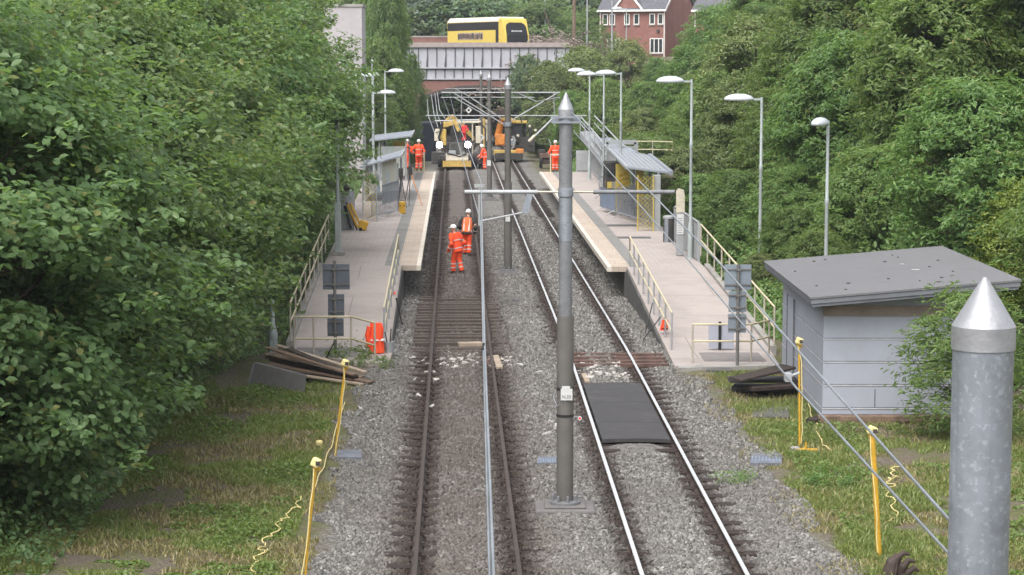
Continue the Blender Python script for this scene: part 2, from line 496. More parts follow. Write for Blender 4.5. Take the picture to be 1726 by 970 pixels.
M = dict(
    ground=ground_mat(), stone=stone_mat(),
    leaf_near=leaf_mat('leaf_broad', (.085, .155, .055), (.22, .315, .135), .55),
    leaf_right=leaf_mat('leaf_ash', (.09, .17, .048), (.225, .33, .115), .5),
    leaf_weed=leaf_mat('leaf_weed', (.085, .15, .035), (.19, .27, .08), .45),
    leaf_willow=leaf_mat('leaf_willow', (.13, .20, .06), (.25, .34, .12), .5),
    leaf_far=leaf_mat('leaf_dark', (.055, .10, .05), (.125, .18, .09), .4),
    leaf_bush=leaf_mat('leaf_bush', (.10, .14, .048), (.21, .26, .095)),
    leaf_yellow=leaf_mat('leaf_yellow', (.12, .15, .02), (.24, .27, .05)),
    leaf_blue=leaf_mat('leaf_blue', (.085, .13, .095), (.17, .235, .17), .4),
    leaf_dry=leaf_mat('leaf_dry', (.20, .15, .135), (.34, .27, .24), .15),
    grass=leaf_mat('grass_blade', (.095, .13, .03), (.25, .275, .09)),
    dry_grass=leaf_mat('dry_grass_blade', (.14, .12, .05), (.30, .25, .12), .2),
    bark=pmat('bark', (.075, .058, .045), .95, var=.35, scale=6, bump=.6, bscale=30),
    galv=galv_mat('galvanised_steel', (.31, .335, .375), spangle=38),
    galv_dark=galv_mat('weathered_steel', (.20, .205, .215), .6, .3),
    mast_paint=pmat('mast_paint', (.115, .108, .10), .6, var=.12, scale=3, dirt=(.075, .07, .066), damt=.6),
    mast_cap=pmat('mast_cap', (.34, .345, .36), .5, .55, var=.12, scale=9, dirt=(.24, .245, .26), dscale=7, damt=.5),
    cable=pmat('cable_steel', (.30, .32, .35), .4, .6, bump=0),
    white_steel=pmat('pale_steel', (.34, .35, .36), .45, .15, var=.1, dirt=(.35, .34, .31), damt=.35),
    lamp_paint=pmat('lamp_paint', (.37, .41, .405), .5, .1, var=.1, dirt=(.33, .35, .33), damt=.4),
    lamp_head=pmat('lamp_head', (.50, .53, .56), .35, .1, var=.06),
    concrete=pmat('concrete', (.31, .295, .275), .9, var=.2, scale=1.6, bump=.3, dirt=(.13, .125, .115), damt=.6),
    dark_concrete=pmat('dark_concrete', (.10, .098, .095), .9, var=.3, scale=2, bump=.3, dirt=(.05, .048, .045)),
    plinth=pmat('plinth_concrete', (.15, .14, .137), .9, var=.2, scale=3, bump=.3, dirt=(.10, .095, .09), dscale=3, damt=.6),
    tower=pmat('tower_render', (.42, .39, .40), .9, var=.1, scale=.6, bump=.1, dirt=(.30, .28, .28), dscale=.7, damt=.4),
    paving=paving_mat('pink_paving', (.36, .315, .295), (.385, .338, .315), .4, .4),
    ramp=paving_mat('ramp_paving', (.35, .308, .288), (.37, .325, .305), 3.0, 3.0, lines=.012),
    coping=paving_mat('coping', (.42, .35, .29), (.45, .375, .31), .6, 1.0),
    nosing=pmat('nosing', (.58, .53, .46), .8, var=.12, dirt=(.4, .35, .3)),
    tactile=paving_mat('tactile_paving', (.20, .197, .19), (.225, .22, .21), .4, .4),
    mat_grey=pmat('doormat_grey', (.19, .175, .17), .95, var=.15, bump=.4),
    cream=pmat('cream_paint', (.55, .48, .32), .5, var=.1, dirt=(.40, .33, .20), damt=.4),
    cream_post=pmat('post_grey_cream', (.42, .38, .31), .6, var=.15),
    yellow=pmat('yellow_paint', (.55, .32, .03), .5, var=.15, dirt=(.30, .17, .03), damt=.5),
    yellow_pale=pmat('yellow_lamp_plastic', (.70, .58, .26), .5, var=.12),
    yellow_sign=pmat('yellow_panel', (.52, .40, .09), .5, var=.15, dirt=(.4, .3, .06), damt=.4),
    orange=pmat('orange_hi_vis', (.90, .085, .025), .8, var=.1, scale=7, bump=.5, bscale=14),
    orange_dirty=pmat('orange_vest', (.80, .17, .05), .8, var=.2, scale=7, bump=.4, bscale=14),
    red_cloth=pmat('red_cloth', (.75, .05, .05), .8, var=.15),
    reflect=pmat('reflective_tape', (.52, .51, .49), .4, var=.08, bump=0),
    skin=pmat('skin', (.50, .29, .21), .6, var=.08, bump=0),
    helmet=pmat('white_helmet', (.7, .7, .69), .3, var=.04, bump=0),
    black=pmat('black_rubber', (.018, .018, .019), .8, var=.3),
    boots=pmat('boot_leather', (.045, .035, .028), .7, var=.3),
    rubber=pmat('crossing_rubber', (.046, .043, .045), .75, var=.18, scale=1.8, bump=.3, bscale=60, dirt=(.08, .073, .07), dscale=2.5, damt=.6),
    pile_panel=pmat('pile_panel_grey', (.155, .148, .148), .9, var=.12, scale=2, bump=.3, dirt=(.10, .095, .09), damt=.5),
    shed=pmat('shed_grey', (.34, .355, .415), .7, var=.04, scale=1.2, bump=.05, dirt=(.27, .275, .30), dscale=.8, damt=.55),
    shed_joint=pmat('shed_joint', (.55, .55, .57), .6, bump=0),
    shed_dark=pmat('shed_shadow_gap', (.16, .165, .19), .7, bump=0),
    felt=pmat('roof_felt', (.148, .147, .155), .95, var=.1, scale=1.2, bump=.4, bscale=90, dirt=(.12, .112, .112), damt=.6),
    fascia=pmat('fascia_grey', (.15, .155, .175), .6, var=.1),
    soffit=pmat('soffit_wood', (.25, .20, .17), .8, var=.2),
    timber=pmat('old_timber', (.185, .125, .09), .9, var=.35, scale=5, bump=.5, bscale=25, dirt=(.05, .035, .028), damt=.7),
    timber_pale=pmat('pale_timber', (.36, .29, .22), .9, var=.25, scale=5, bump=.4, dirt=(.16, .11, .08), damt=.5),
    timber_dark=pmat('creosoted_timber', (.042, .031, .026), .9, var=.4, scale=5, bump=.5, bscale=25),
    timber_red=pmat('red_timber', (.12, .073, .060), .9, var=.35, scale=4, bump=.4, dirt=(.06, .035, .03)),
    sleeper_bare=pmat('bare_sleeper_timber', (.088, .068, .057), .92, var=.35, scale=4, bump=.6, bscale=25, dirt=(.035, .027, .023), dscale=4, damt=.8),
    sleeper=pmat('sleeper_timber', (.030, .021, .018), .92, var=.4, scale=4, bump=.6, bscale=25, dirt=(.10, .075, .06), damt=.25),
    rust=pmat('rusty_rail', (.062, .047, .041), .85, var=.3, scale=3, bump=.3),
    rail_side=pmat('rail_side', (.05, .033, .027), .8, var=.3, scale=3, bump=.3),
    rail_top=pmat('polished_rail', (.78, .77, .76), .28, .75, var=.05, bump=0),
    rubble=pmat('pale_rubble', (.40, .375, .345), .9, var=.25, scale=5, bump=.4),
    brick=brick_mat('red_brick', (.27, .095, .07), (.21, .08, .065), (.20, .155, .135)),
    brick_house=brick_mat('house_brick', (.28, .085, .065), (.225, .075, .06), (.26, .18, .15)),
    brick_dark=brick_mat('sooty_brick', (.095, .08, .075), (.07, .06, .057), (.06, .054, .05)),
    girder=pmat('girder_paint', (.39, .39, .425), .6, var=.08, scale=.8, dirt=(.33, .31, .32), dscale=1.0, damt=.4),
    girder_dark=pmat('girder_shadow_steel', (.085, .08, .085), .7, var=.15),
    stone_cap=pmat('stone_cap', (.34, .285, .265), .9, var=.15, bump=.3),
    tile=pmat('slate_tile', (.10, .10, .115), .8, var=.2, scale=3),
    upvc=pmat('white_upvc', (.78, .77, .74), .4, var=.04, bump=0),
    glass=pmat('window_glass', (.035, .04, .045), .08, 0, var=.3, bump=0, spec=.8),
    bus_yellow=pmat('bus_yellow', (.62, .46, .09), .3, var=.05, bump=0),
    bus_white=pmat('bus_cream_roof', (.84, .80, .68), .35, var=.05, bump=0),
    bus_black=pmat('bus_black', (.014, .014, .017), .35, var=.2, bump=0, spec=.3),
    asphalt=pmat('asphalt', (.05, .05, .052), .95, var=.2),
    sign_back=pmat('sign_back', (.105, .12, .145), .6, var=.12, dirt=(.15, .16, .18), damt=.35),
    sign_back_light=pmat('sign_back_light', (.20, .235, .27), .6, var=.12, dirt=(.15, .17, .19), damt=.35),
    post_grey=pmat('post_grey', (.14, .135, .13), .7, var=.15),
    blue=pmat('blue_plastic', (.05, .16, .42), .5, var=.12),
    blue_grey=pmat('blue_grey_board', (.17, .22, .31), .6, var=.15),
    blue_black=pmat('navy_tarpaulin', (.018, .022, .04), .6, var=.3),
    trough=pmat('blue_trough', (.15, .16, .185), .8, var=.25, bump=.4),
    grey_panel=pmat('grey_panel', (.30, .31, .32), .6, var=.1, dirt=(.2, .2, .2)),
    plastic_white=pmat('plate_white', (.55, .55, .54), .5, var=.05, bump=0),
    ink=pmat('ink', (.02, .02, .02), .8, bump=0),
    machine_yellow=pmat('machine_yellow', (.55, .37, .10), .6, var=.25, dirt=(.18, .12, .06), damt=.7),
    machine_orange=pmat('machine_orange', (.60, .22, .04), .6, var=.2, dirt=(.2, .09, .04), damt=.6),
    machine_dark=pmat('machine_dark', (.05, .046, .044), .7, var=.35),
    machine_cream=pmat('machine_cream', (.55, .50, .40), .6, var=.2, dirt=(.2, .17, .12), damt=.5),
    brown=pmat('brown_leather', (.055, .038, .032), .7, var=.3, scale=8, bump=.4),
    glow=emit_mat('work_light_glow', (.93, 1.0, .97), 30),
)

# ------------------------------------------------------------------ the ground: one sheet from under the camera to beyond the bridge
yy = np.concatenate([np.arange(-8, 28, 2.0), np.arange(28, 80, .35), np.arange(80, 200, 1.0), np.arange(200, 521, 8.0)])
uu = np.concatenate([np.arange(-220, -40, 15.0), np.arange(-40, -9, 1.0), np.arange(-9, 9.01, .12), np.arange(9.8, 40, 1.0), np.arange(40, 221, 15.0)])
GY, GU = np.meshgrid(yy, uu, indexing='ij')
GX = GU + xc(GY)
GZ = terrain(GX, GY)
ny, nx = GX.shape
idx = np.arange(ny * nx).reshape(ny, nx)
gf = np.stack([idx[:-1, :-1], idx[:-1, 1:], idx[1:, 1:], idx[1:, :-1]], -1).reshape(-1, 4)
struct(np_mesh('ground', np.stack([GX, GY, GZ], -1).reshape(-1, 3), gf, M['ground'], smooth=True))

# loose ballast stones over the near part of the track bed
SP = 0.70                                          # sleeper spacing
Y0 = 28.0
rs = np.random.RandomState(4)
def scatter_stones(n, y0, y1, size):
    y = 1 / rs.uniform(1 / y1, 1 / y0, n * 2)
    d = rs.uniform(-4.6, 4.7, n * 2)
    x = d + xc(y)
    edge = np.abs(d) + .45 * fbm(x, y, 1.1, 8) * 1.2
    ok = edge < np.where(y > 50, 3.9, 3.9)
    a, b = x - cL(y), x - cR(y)
    near_sl = np.abs(((y - Y0) / SP + .5) % 1 - .5) * SP < .155
    for u, c_, h_ in ((a, .82, .37), (b, .74, .26)):
        ok &= ~((np.abs(np.abs(u) - c_) < h_) & near_sl & (rs.rand(len(y)) > .05))
        ok &= ~((np.abs(np.abs(u) - .75) < .12) & (rs.rand(len(y)) > .1))
    ok &= ~((np.abs(a) < .68) & (y > 53) & (y < 66) & near_sl & (rs.rand(len(y)) > .35))
    ok &= ~((np.abs(b) < .72) & (y > 38.8) & (y < 46.6))
    x, y = x[ok][:n], y[ok][:n]
    n = len(x)
    z = terrain(x, y)
    sc = size * np.clip(rs.lognormal(0, .32, n), .4, 1.7)
    base = np.array([(1, 0, 0), (-1, 0, 0), (0, 1, 0), (0, -1, 0), (0, 0, 1), (0, 0, -1), ], float)
    v = base[None] * rs.uniform(.6, 1.35, (n, 6, 1)) + rs.normal(0, .22, (n, 6, 3))
    v *= np.stack([np.ones(n), rs.uniform(.6, 1, n), rs.uniform(.5, .85, n)], -1)[:, None]
    q = rs.normal(size=(n, 4)); q /= np.linalg.norm(q, axis=1, keepdims=True)
    a_, b_, c_, d_ = q.T
    Rm = np.stack([1 - 2 * (c_**2 + d_**2), 2 * (b_*c_ - a_*d_), 2 * (b_*d_ + a_*c_), 2 * (b_*c_ + a_*d_), 1 - 2 * (b_**2 + d_**2), 2 * (c_*d_ - a_*b_),
                   2 * (b_*d_ - a_*c_), 2 * (c_*d_ + a_*b_), 1 - 2 * (b_**2 + c_**2)], -1).reshape(n, 3, 3)
    v = np.einsum('nij,nkj->nki', Rm, v) * sc[:, None, None]
    v += np.stack([x, y, z + sc * .25], -1)[:, None]
    f = np.array([(0, 2, 4), (2, 1, 4), (1, 3, 4), (3, 0, 4), (2, 0, 5), (1, 2, 5), (3, 1, 5), (0, 3, 5)])
    return v.reshape(-1, 3), (f[None] + 6 * np.arange(n)[:, None, None]).reshape(-1, 3)
v1, f1 = scatter_stones(110000, 28.5, 52, .035)
v2, f2 = scatter_stones(65000, 52, 100, .044)
tag(np_mesh('ballast', np.concatenate([v1, v2]), np.concatenate([f1, f2 + len(v1)]), M['stone']),
    'grey track ballast stones spread between and beside the rails', 'ballast', kind='stuff')

# ------------------------------------------------------------------ the tracks
def rail(cf, side, name, label, polished):
    ys = np.concatenate([np.arange(14, 120, 3.0), np.arange(120, 222, 6.0)])
    t = thing(name, label, 'rail', (float(cf(40.0)) + side * .7525, 40, 0), group='rails of the two tracks')
    web, head = MB(), MB()
    def sweep(mb, prof):
        n = len(prof)
        vs = [(float(cf(y)) + side * .7525 + u, y, z) for y in ys for u, z in prof]
        fs = [(i * n + k, i * n + (k + 1) % n, (i + 1) * n + (k + 1) % n, (i + 1) * n + k) for i in range(len(ys) - 1) for k in range(n)]
        fs += [tuple(range(n))[::-1], tuple(range((len(ys) - 1) * n, len(ys) * n))]
        mb.add(vs, [f[::-1] for f in fs])
    sweep(web, [(-.07, .02), (.07, .02), (.07, .032), (.012, .05), (.012, .13), (.036, .14), (.036, .163), (-.036, .163), (-.036, .14), (-.012, .13), (-.012, .05), (-.07, .032)])
    web.build('rail_body', M['rail_side'] if polished else M['rust'], t, w=True)
    sweep(head, [(-.034, .1635), (.034, .1635), (.03, .172), (-.03, .172)])
    head.build('rail_head', M['rail_top'] if polished else M['rust'], t, w=True)
rail(cL, -1, 'rail', 'rusty outer rail of the left track, along the left platform side', False)
rail(cL, 1, 'rail', 'rusty inner rail of the left track, under the overhead wire', False)
rail(cR, -1, 'rail', 'bright polished inner rail of the right track, nearest the masts', True)
rail(cR, 1, 'rail', 'bright polished outer rail of the right track, nearest the grey hut', True)

def sleeper_obj(label, group, mat='sleeper'):
    o = MB().box((0, 0, -.022), (2.55, .25, .13)).build('sleeper', M[mat], bevel=.012)
    ch = []
    for s in (-1, 1):
        m = MB().box((s * .7525, 0, .0275), (.30, .17, .012))
        for q in (-.1, .1): m.box((s * .7525 + q, 0, .045), (.05, .12, .04))
        m.build('rail_chair', M['rail_side'], o)
    return tag(o, label, 'sleeper', group)
for cf, label, group in ((cL, 'dark timber sleeper half sunk in ballast under the rusty left track', 'sleepers of the left track'),
                         (cR, 'dark sleeper half sunk in ballast under the polished right track', 'sleepers of the right track')):
    proto, far, bare = None, MB(), None
    for i in range(224):
        y = Y0 + i * SP
        x = float(cf(y))
        ang = .028 + random.uniform(-.012, .012) * (2.6 if cf is cL and 53 < y < 66 else 1)
        if i < 150:
            if proto is None: o = proto = sleeper_obj(label, group)
            elif cf is cL and 53 < y < 66:
                if bare is None: o = bare = sleeper_obj('bare brown sleeper in the dug-out ladder of the left track, clear of ballast', 'bare sleepers of the left track', 'sleeper_bare')
                else: o = copy_tree(bare)
            elif i < 60: o = copy_tree(proto)
            else:
                o = proto.copy(); C.objects.link(o)
            exposed = cf is cL and 53 < y < 66
            o.location = (x + random.uniform(-.06, .06), y + random.uniform(-.02, .02), random.uniform(-.008, .014) + (random.uniform(-.02, .03) if exposed else .004))
            o.rotation_euler = (random.uniform(-.01, .01), random.uniform(-.006, .006), ang)
        else:
            far.box((x, y, -.04), (2.55, .25, .13), rz=.028)
    tag(far.build('sleepers', M['sleeper']), 'row of distant dark sleepers running in under the bridge', 'sleepers', group, 'stuff')

# rubber crossing panels between the right rails
pk = [gp(0, 740, .17).y, gp(0, 712, .17).y, gp(0, 678, .17).y, gp(0, 645, .17).y]
labs = ['dark rubber crossing panel with curled front edge, nearest of three between the right rails',
        'dark rubber crossing panel lying between two others in the right track',
        'dark rubber crossing panel nearest the broken rubble and timbers in the right track']
for k in range(3):
    ya, yb = pk[k] + .012, pk[k + 1] - .012
    m = MB()
    nseg = 6
    top = [(-.66 + 1.32 * i / nseg) for i in range(nseg + 1)]
    for i in range(nseg):
        za, zb = (.155 + .02 * (1 - (2 * j / nseg - 1) ** 2) for j in (i, i + 1))
        pts = [(float(cR(ya)) + top[i], ya, za), (float(cR(ya)) + top[i + 1], ya, zb), (float(cR(yb)) + top[i + 1], yb, zb), (float(cR(yb)) + top[i], yb, za)]
        m.prism(pts, (0, 0, -.07))
    tag(m.build('crossing_panel', M['rubber'], smooth=False), labs[k], 'crossing panel', 'rubber crossing panels in the right track')

# planks left across the tracks where the old crossing was lifted
def plank(p, q, wd, th, mat, label, group, name='plank', twist=0):
    p, q = Vector(p), Vector(q)
    c = (p + q) / 2
    o = MB().bar(p - c, q - c, wd, th, up=(math.sin(twist), 0, math.cos(twist))).build(name, mat, bevel=.008)
    o.location = c
    return tag(o, label, 'plank', group)
for k, (py, a, b, wd) in enumerate(((598, 966, 1118, .15), (604.5, 966, 1121, .13), (610.5, 966, 1124, .16), (616.5, 968, 1127, .13))):
    A, B = gp(a, py, .085 + .01 * (k % 2)), gp(b, py + 1.2 - .5 * k, .085)
    plank(A, B, wd, .1, M['timber_red'], 'reddish timber laid across the right track at the lifted crossing, %s of four' % ('farthest', 'second farthest', 'second nearest', 'nearest')[k],
          'timbers across the right track')
plank(gp(772, 581, .03), gp(812, 580, .03), .3, .1, M['timber_pale'], 'short pale board lying between the left rails beside the rubble', None, 'board')
plank(gp(835, 602, .06), gp(842, 622, .06), .16, .1, M['timber_pale'], 'short pale timber block beside the left track rubble', None, 'timber_block')
plank(gp(820, 602, .04), gp(836, 620, .04), .35, .05, M['timber_red'], 'reddish square of lifted board beside the overhead wire clamp', None, 'board')
plank(gp(984, 632, .06), gp(990, 645, .06), .12, .08, M['timber_pale'], 'pale block of wood at the edge of the black crossing panels', None, 'timber_block')
plank(gp(1214, 702, .03), gp(1236, 726, .03), .06, .05, M['timber_pale'], 'left of two thin grey battens on the gravel by the right track', 'battens on the gravel', 'batten')
plank(gp(1222, 700, .03), gp(1244, 723, .03), .06, .05, M['timber_pale'], 'right of two thin grey battens on the gravel by the right track', 'battens on the gravel', 'batten')

# broken white rubble where the crossing was
def rubble(name, label, quads, n, smin, smax, seed):
    r = random.Random(seed)
    m = MB()
    for _ in range(n):
        x0, x1, y0, y1 = r.choice(quads)
        p = gp(r.uniform(x0, x1), r.uniform(y0, y1), 0)
        s = r.uniform(smin, smax)
        p.z = float(terrain(p.x, p.y)) + s * .3
        rot = Matrix.Rotation(r.uniform(0, 6), 3, 'Z') @ Matrix.Rotation(r.uniform(-.6, .6), 3, 'X') @ Matrix.Rotation(r.uniform(-.4, .4), 3, 'Y')
        n0 = len(m.v)
        m.box(p, (s * r.uniform(1.0, 2.4), s * r.uniform(.7, 1.2), s * r.uniform(.4, .8)), M=rot)
        for i in range(n0, len(m.v)):
            v = Vector(m.v[i]); m.v[i] = tuple(v + Vector((r.uniform(-1, 1), r.uniform(-1, 1), r.uniform(-1, 1))) * s * .22)
    tag(m.build(name, M['rubble']), label, 'rubble', kind='stuff')
rubble('rubble', 'broken white rubble strewn across the left track where the crossing was lifted', [(738, 806, 596, 622), (690, 732, 598, 622), (735, 800, 604, 630), (820, 862, 605, 625)], 130, .03, .085, 1)
rubble('rubble', 'broken white rubble between the right rails beyond the black panels', [(975, 1050, 618, 632), (985, 1060, 634, 643)], 70, .04, .10, 2)
rubble('rubble', 'scattered white scraps lying on the ballast by the tracks', [(600, 720, 640, 705), (700, 740, 620, 690), (860, 940, 590, 640), (690, 735, 430, 480), (905, 940, 720, 745), (1040, 1180, 470, 520)], 34, .04, .10, 3)

# ------------------------------------------------------------------ overhead line masts
def mast(label, px, py, detail, lower_t=True, Yfix=None, Xfix=None, beam=None):
    b = gp(px, py, .12) if Yfix is None else Vector((Xfix, Yfix, .12))
    t = thing('overhead_line_mast', label, 'mast', (b.x, b.y, 0), group='overhead line masts between the tracks')
    top = 6.55
    if detail:
        MB().slab([(-.49, -.42, .18), (.49, -.42, .18), (.49, .42, .18), (-.49, .42, .18)], .4).build('plinth', M['plinth'], t, bevel=.03)
        MB().slab([(-.34, -.3, .215), (.34, -.3, .215), (.34, .3, .215), (-.34, .3, .215)], .037).build('plinth_pad', M['plinth'], t, bevel=.02)
        bp = MB().lathe([(.25, .203), (.25, .255), (.16, .27)], n=24)
        for k in range(8):
            a = k * math.pi / 4 + .2
            bp.lathe([(.022, .2), (.022, .36), (.012, .37)], (.205 * math.cos(a), .205 * math.sin(a), 0), n=8)
        bp.build('base_plate', M['galv_dark'], t, smooth=True)
    MB().lathe([(.138, .1), (.138, 3.28), (.128, 3.33)], n=28).build('lower_pole', M['mast_paint'], t, smooth=True)
    up = MB().lathe([(.108, 3.2), (.108, top)], n=28)
    up.build('upper_pole', M['mast_paint'] if beam == 'dark' else M['galv_dark'], t, smooth=True)
    cap = MB().lathe([(.128, top - .02), (.128, top + .13), (.122, top + .14), (.012, top + .40), (.004, top + .405)], n=40)
    cap.build('cone_cap', M['mast_cap'], t, smooth=True, sharp=13)
    return t

m1 = mast('nearest full-height dark mast on a concrete plinth between the tracks', 952, 858, True)
X1, Y1 = m1.location.x, m1.location.y
MB().lathe([(.112, 4.55), (.112, 5.25)], n=28).build('pale_band', M['galv'], m1, smooth=True)
# cross arm of the near mast
zb = at(0, 324, Y1).z
xl, xr = at(783, 324, Y1).x - X1, at(1137, 324, Y1).x - X1
MB().tube([(xl, 0, zb), (-.45, 0, zb)], .036, 10).build('cross_arm', M['white_steel'], m1, smooth=True)
MB().tube([(.45, 0, zb), (xr, 0, zb)], .036, 10).build('cross_arm', M['galv_dark'], m1, smooth=True)
for s in (-1, 1):
    m = MB().tube([(s * .1, 0, zb), (s * .47, 0, zb)], .018, 8)
    for k in range(5): m.lathe([(.028, -.012), (.055, 0), (.028, .012)], (s * (.2 + k * .055), 0, zb), n=12)
    m2 = MB()
    for i in range(0, len(m.v)):
        pass
    m.build('insulator', M['machine_cream'], m1, smooth=True)
MB().lathe([(.125, zb - .07), (.125, zb + .07)], n=24).build('clamp_ring', M['galv'], m1, smooth=True)
zr = at(0, 201, Y1).z
r_ = MB().lathe([(.122, zr - .05), (.122, zr + .06)], n=24)
r_.box((0, -.13, zr + .03), (.48, .03, .03)).box((0, -.13, zr - .05), (.48, .03, .03)).box((0, .13, zr), (.48, .03, .08))
r_.build('upper_clamp', M['galv'], m1, smooth=True)
MB().tube([(-.22, 0, zr), (-.34, -.02, zr - .12), (-.6, -.1, zr - .36)], .016).build('stay', M['white_steel'], m1)
MB().tube([(-.5, -.07, zr - .26), (-.60, -.10, zr - .36)], .024).build('insulator', M['machine_cream'], m1)
# dropper arms that hold the left wire
xa = at(808, 320, Y1).x - X1
MB().tube([(xa, 0, zb + .12), (xa, 0, zb - .55)], .02).box((xa, 0, zb + .1), (.16, .05, .05)).build('dropper', M['white_steel'], m1)
MB().tube([(xa + .02, 0, at(0, 373, Y1).z), (at(890, 358, Y1).x - X1, 0, at(0, 357, Y1).z)], .014).build('steady_arm', M['white_steel'], m1)
MB().bar((at(893, 330, Y1).x - X1, 0, zb - .03), (at(885, 358, Y1).x - X1, 0, at(0, 360, Y1).z), .05, .10).build('arm_bracket', M['galv'], m1)
# number plates, straps and the small round tags on the near mast
plates = MB().box((.02, -.146, at(0, 663, Y1).z), (.19, .012, .19))
plates.build('number_plate', M['plastic_white'], m1)
MB().box((.01, -.15, at(0, 651.5, Y1).z), (.13, .012, .05)).build('number_plate', M['plastic_white'], m1)
for py in (655, 700):
    MB().lathe([(.143, -.022), (.143, .022)], (0, 0, at(0, py, Y1).z), n=28).build('strap', M['black'], m1, smooth=True)
MB().tube([(.02, -.15, at(0, 672, Y1).z), (-.13, -.08, at(0, 684, Y1).z), (-.19, 0, at(0, 670, Y1).z), (-.14, .02, at(0, 656, Y1).z)], .008).build('tie_wire', M['cable'], m1)
def text(body, size, mat, parent, loc, rot, name='lettering', ext=.001, align='CENTER'):
    cu = bpy.data.curves.new(name, 'FONT')
    cu.body = body; cu.size = size; cu.extrude = ext
    cu.align_x = align; cu.align_y = 'CENTER'
    tmp = bpy.data.objects.new(name + '_curve', cu)
    C.objects.link(tmp)
    dg = bpy.context.evaluated_depsgraph_get()
    me = bpy.data.meshes.new_from_object(tmp.evaluated_get(dg))
    bpy.data.objects.remove(tmp)
    me.materials.clear(); me.materials.append(mat)
    o = bpy.data.objects.new(name, me)
    C.objects.link(o)
    o.parent = parent; o.location = loc; o.rotation_euler = rot
    return o
text('N.25', .075, M['ink'], m1, (.02, -.154, at(0, 667, Y1).z), (R(90), 0, 0))
rt = thing('round_tag', 'small white round tag with red edge hanging beside the near mast', 'tag', (X1 + .24, Y1 - .02, at(0, 705, Y1).z))
MB().tube([(0, -.01, 0), (0, .01, 0)], .035, 16).build('tag_face', M['plastic_white'], rt)
MB().tube([(0, -.013, 0), (0, .0, 0)], .02, 12).build('tag_centre', M['red_cloth'], rt)
MB().tube([(-.1, .0, .03), (0, 0, .02)], .006).build('tag_wire', M['cable'], rt)

def far_mast(label, px, py, plinth=False, full=True):
    t = mast(label, px, py, plinth, beam='dark')
    Yk = t.location.y
    z1, z2 = 6.42, 5.62
    if not full:
        MB().tube([(-2.6, 0, z2), (2.4, 0, z2)], .022, 8).build('lower_arm', M['white_steel'], t)
        MB().tube([(-1.9, 0, z2), (-.12, 0, 4.6)], .025, 8).build('brace', M['white_steel'], t)
        return t
    MB().tube([(-2.3, 0, z1), (-.1, 0, z1)], .024, 8).build('upper_arm', M['white_steel'], t)
    MB().tube([(.1, 0, z1), (1.8, 0, z1)], .024, 8).build('upper_arm', M['white_steel'], t)
    MB().tube([(-1.9, 0, z1), (-.12, 0, 5.3)], .022, 8).tube([(-1.55, 0, z1), (-.2, 0, 5.5)], .016, 8).build('brace', M['white_steel'], t)
    MB().tube([(1.75, 0, z1), (.12, 0, 5.45)], .022, 8).build('brace', M['white_steel'], t)
    MB().tube([(-2.85, 0, z2), (2.75, 0, z2)], .02, 8).build('lower_arm', M['white_steel'], t)
    MB().lathe([(.145, 5.25), (.145, 5.4)], n=16).build('clamp_ring', M['galv'], t)
    MB().tube([(-1.6, 0, z1), (-1.62, 0, z2 - .4)], .018).tube([(1.6, 0, z1), (1.62, 0, z2 - .35)], .018).build('dropper', M['white_steel'], t)
    return t
m2 = far_mast('second dark mast with white cone cap, its plinth between the tracks behind the nearest', 856, 461, True)
MB().box((0, -.145, at(0, 369, m2.location.y).z), (.16, .02, .18)).build('number_plate', M['plastic_white'], m2)
m3 = far_mast('third mast between the tracks, at the near end of the far works', 825, 337, True, full=False)
MB().box((-.02, -.145, at(0, 275, m3.location.y).z), (.2, .02, .3)).build('number_plate', M['plastic_white'], m3)
m4 = far_mast('fourth mast, standing beside the orange works machine', 811, 277, full=False)
m5 = far_mast('farthest mast, just inside the brick bridge arch', 789, 243, full=False)

# the mast that stands close to the camera on the right
t = thing('overhead_line_mast', 'galvanised steel mast with big cone cap, closest to the camera at the right edge', 'mast', (1.47, 6.42, 0), group='overhead line masts between the tracks')
ztop = at(1668, 588, 6.42).z
MB().lathe([(.094, -.2), (.094, ztop + .01)], n=64).build('pole', M['galv'], t, smooth=True)
MB().lathe([(.0985, ztop), (.0985, ztop + .072), (.0965, ztop + .076), (.008, ztop + .222), (.003, ztop + .225)], n=64).build('cone_cap', M['mast_cap'], t, smooth=True, sharp=13)

# ------------------------------------------------------------------ overhead wires
def wire(name, label, pts, r, group='overhead wires', mat='cable', sag=0):
    P = [Vector(p) for p in pts]
    Q = []
    for a, b in zip(P[:-1], P[1:]):
        n = 8 if sag else 2
        for i in range(n): Q.append(a.lerp(b, i / n) - Vector((0, 0, sag * 4 * (i / n) * (1 - i / n))))
    Q.append(P[-1])
    c = Q[0].copy()
    o = MB().tube([q - c for q in Q], r, 8).build(name, M[mat], smooth=True)
    o.location = c
    return tag(o, label, 'wire', group)
zc1 = at(0, 373, Y1).z
xw = at(810, 373, Y1).x
p590 = at(815, 590, 18.8); p970 = at(826, 970, 10.2)
Y2, Y3 = m2.location.y, m3.location.y
dirn = (p970 - p590) * .9
wire('contact_wire', 'thick grey contact wire hanging over the left track from camera to bridge',
     [p970 + dirn, p970, p590, (xw, Y1, zc1), at(764, 213, Y2), at(745, 160, 150)], .0095)
zm = at(0, 307, Y1).z
wire('messenger_wire', 'upper wire of the left track running above its contact wire',
     [p970 + dirn + Vector((.016, 0, .03)), p970 + Vector((.017, 0, .03)), p590 + Vector((.012, 0, .03)), (xw + .01, Y1, zm), at(766, 193, Y2), at(757, 155, 150)], .0085)
ck = thing('wire_clamp', 'small dark clamp on the left contact wire above the rubble', 'clamp', p590)
MB().box((0, 0, 0), (.03, .14, .05)).tube([(0, -.05, -.02), (0, .05, .05)], .012).build('clamp_body', M['black'], ck)
MB().box((.02, 0, -.02), (.02, .08, .04)).build('clamp_jaw', M['post_grey'], ck)
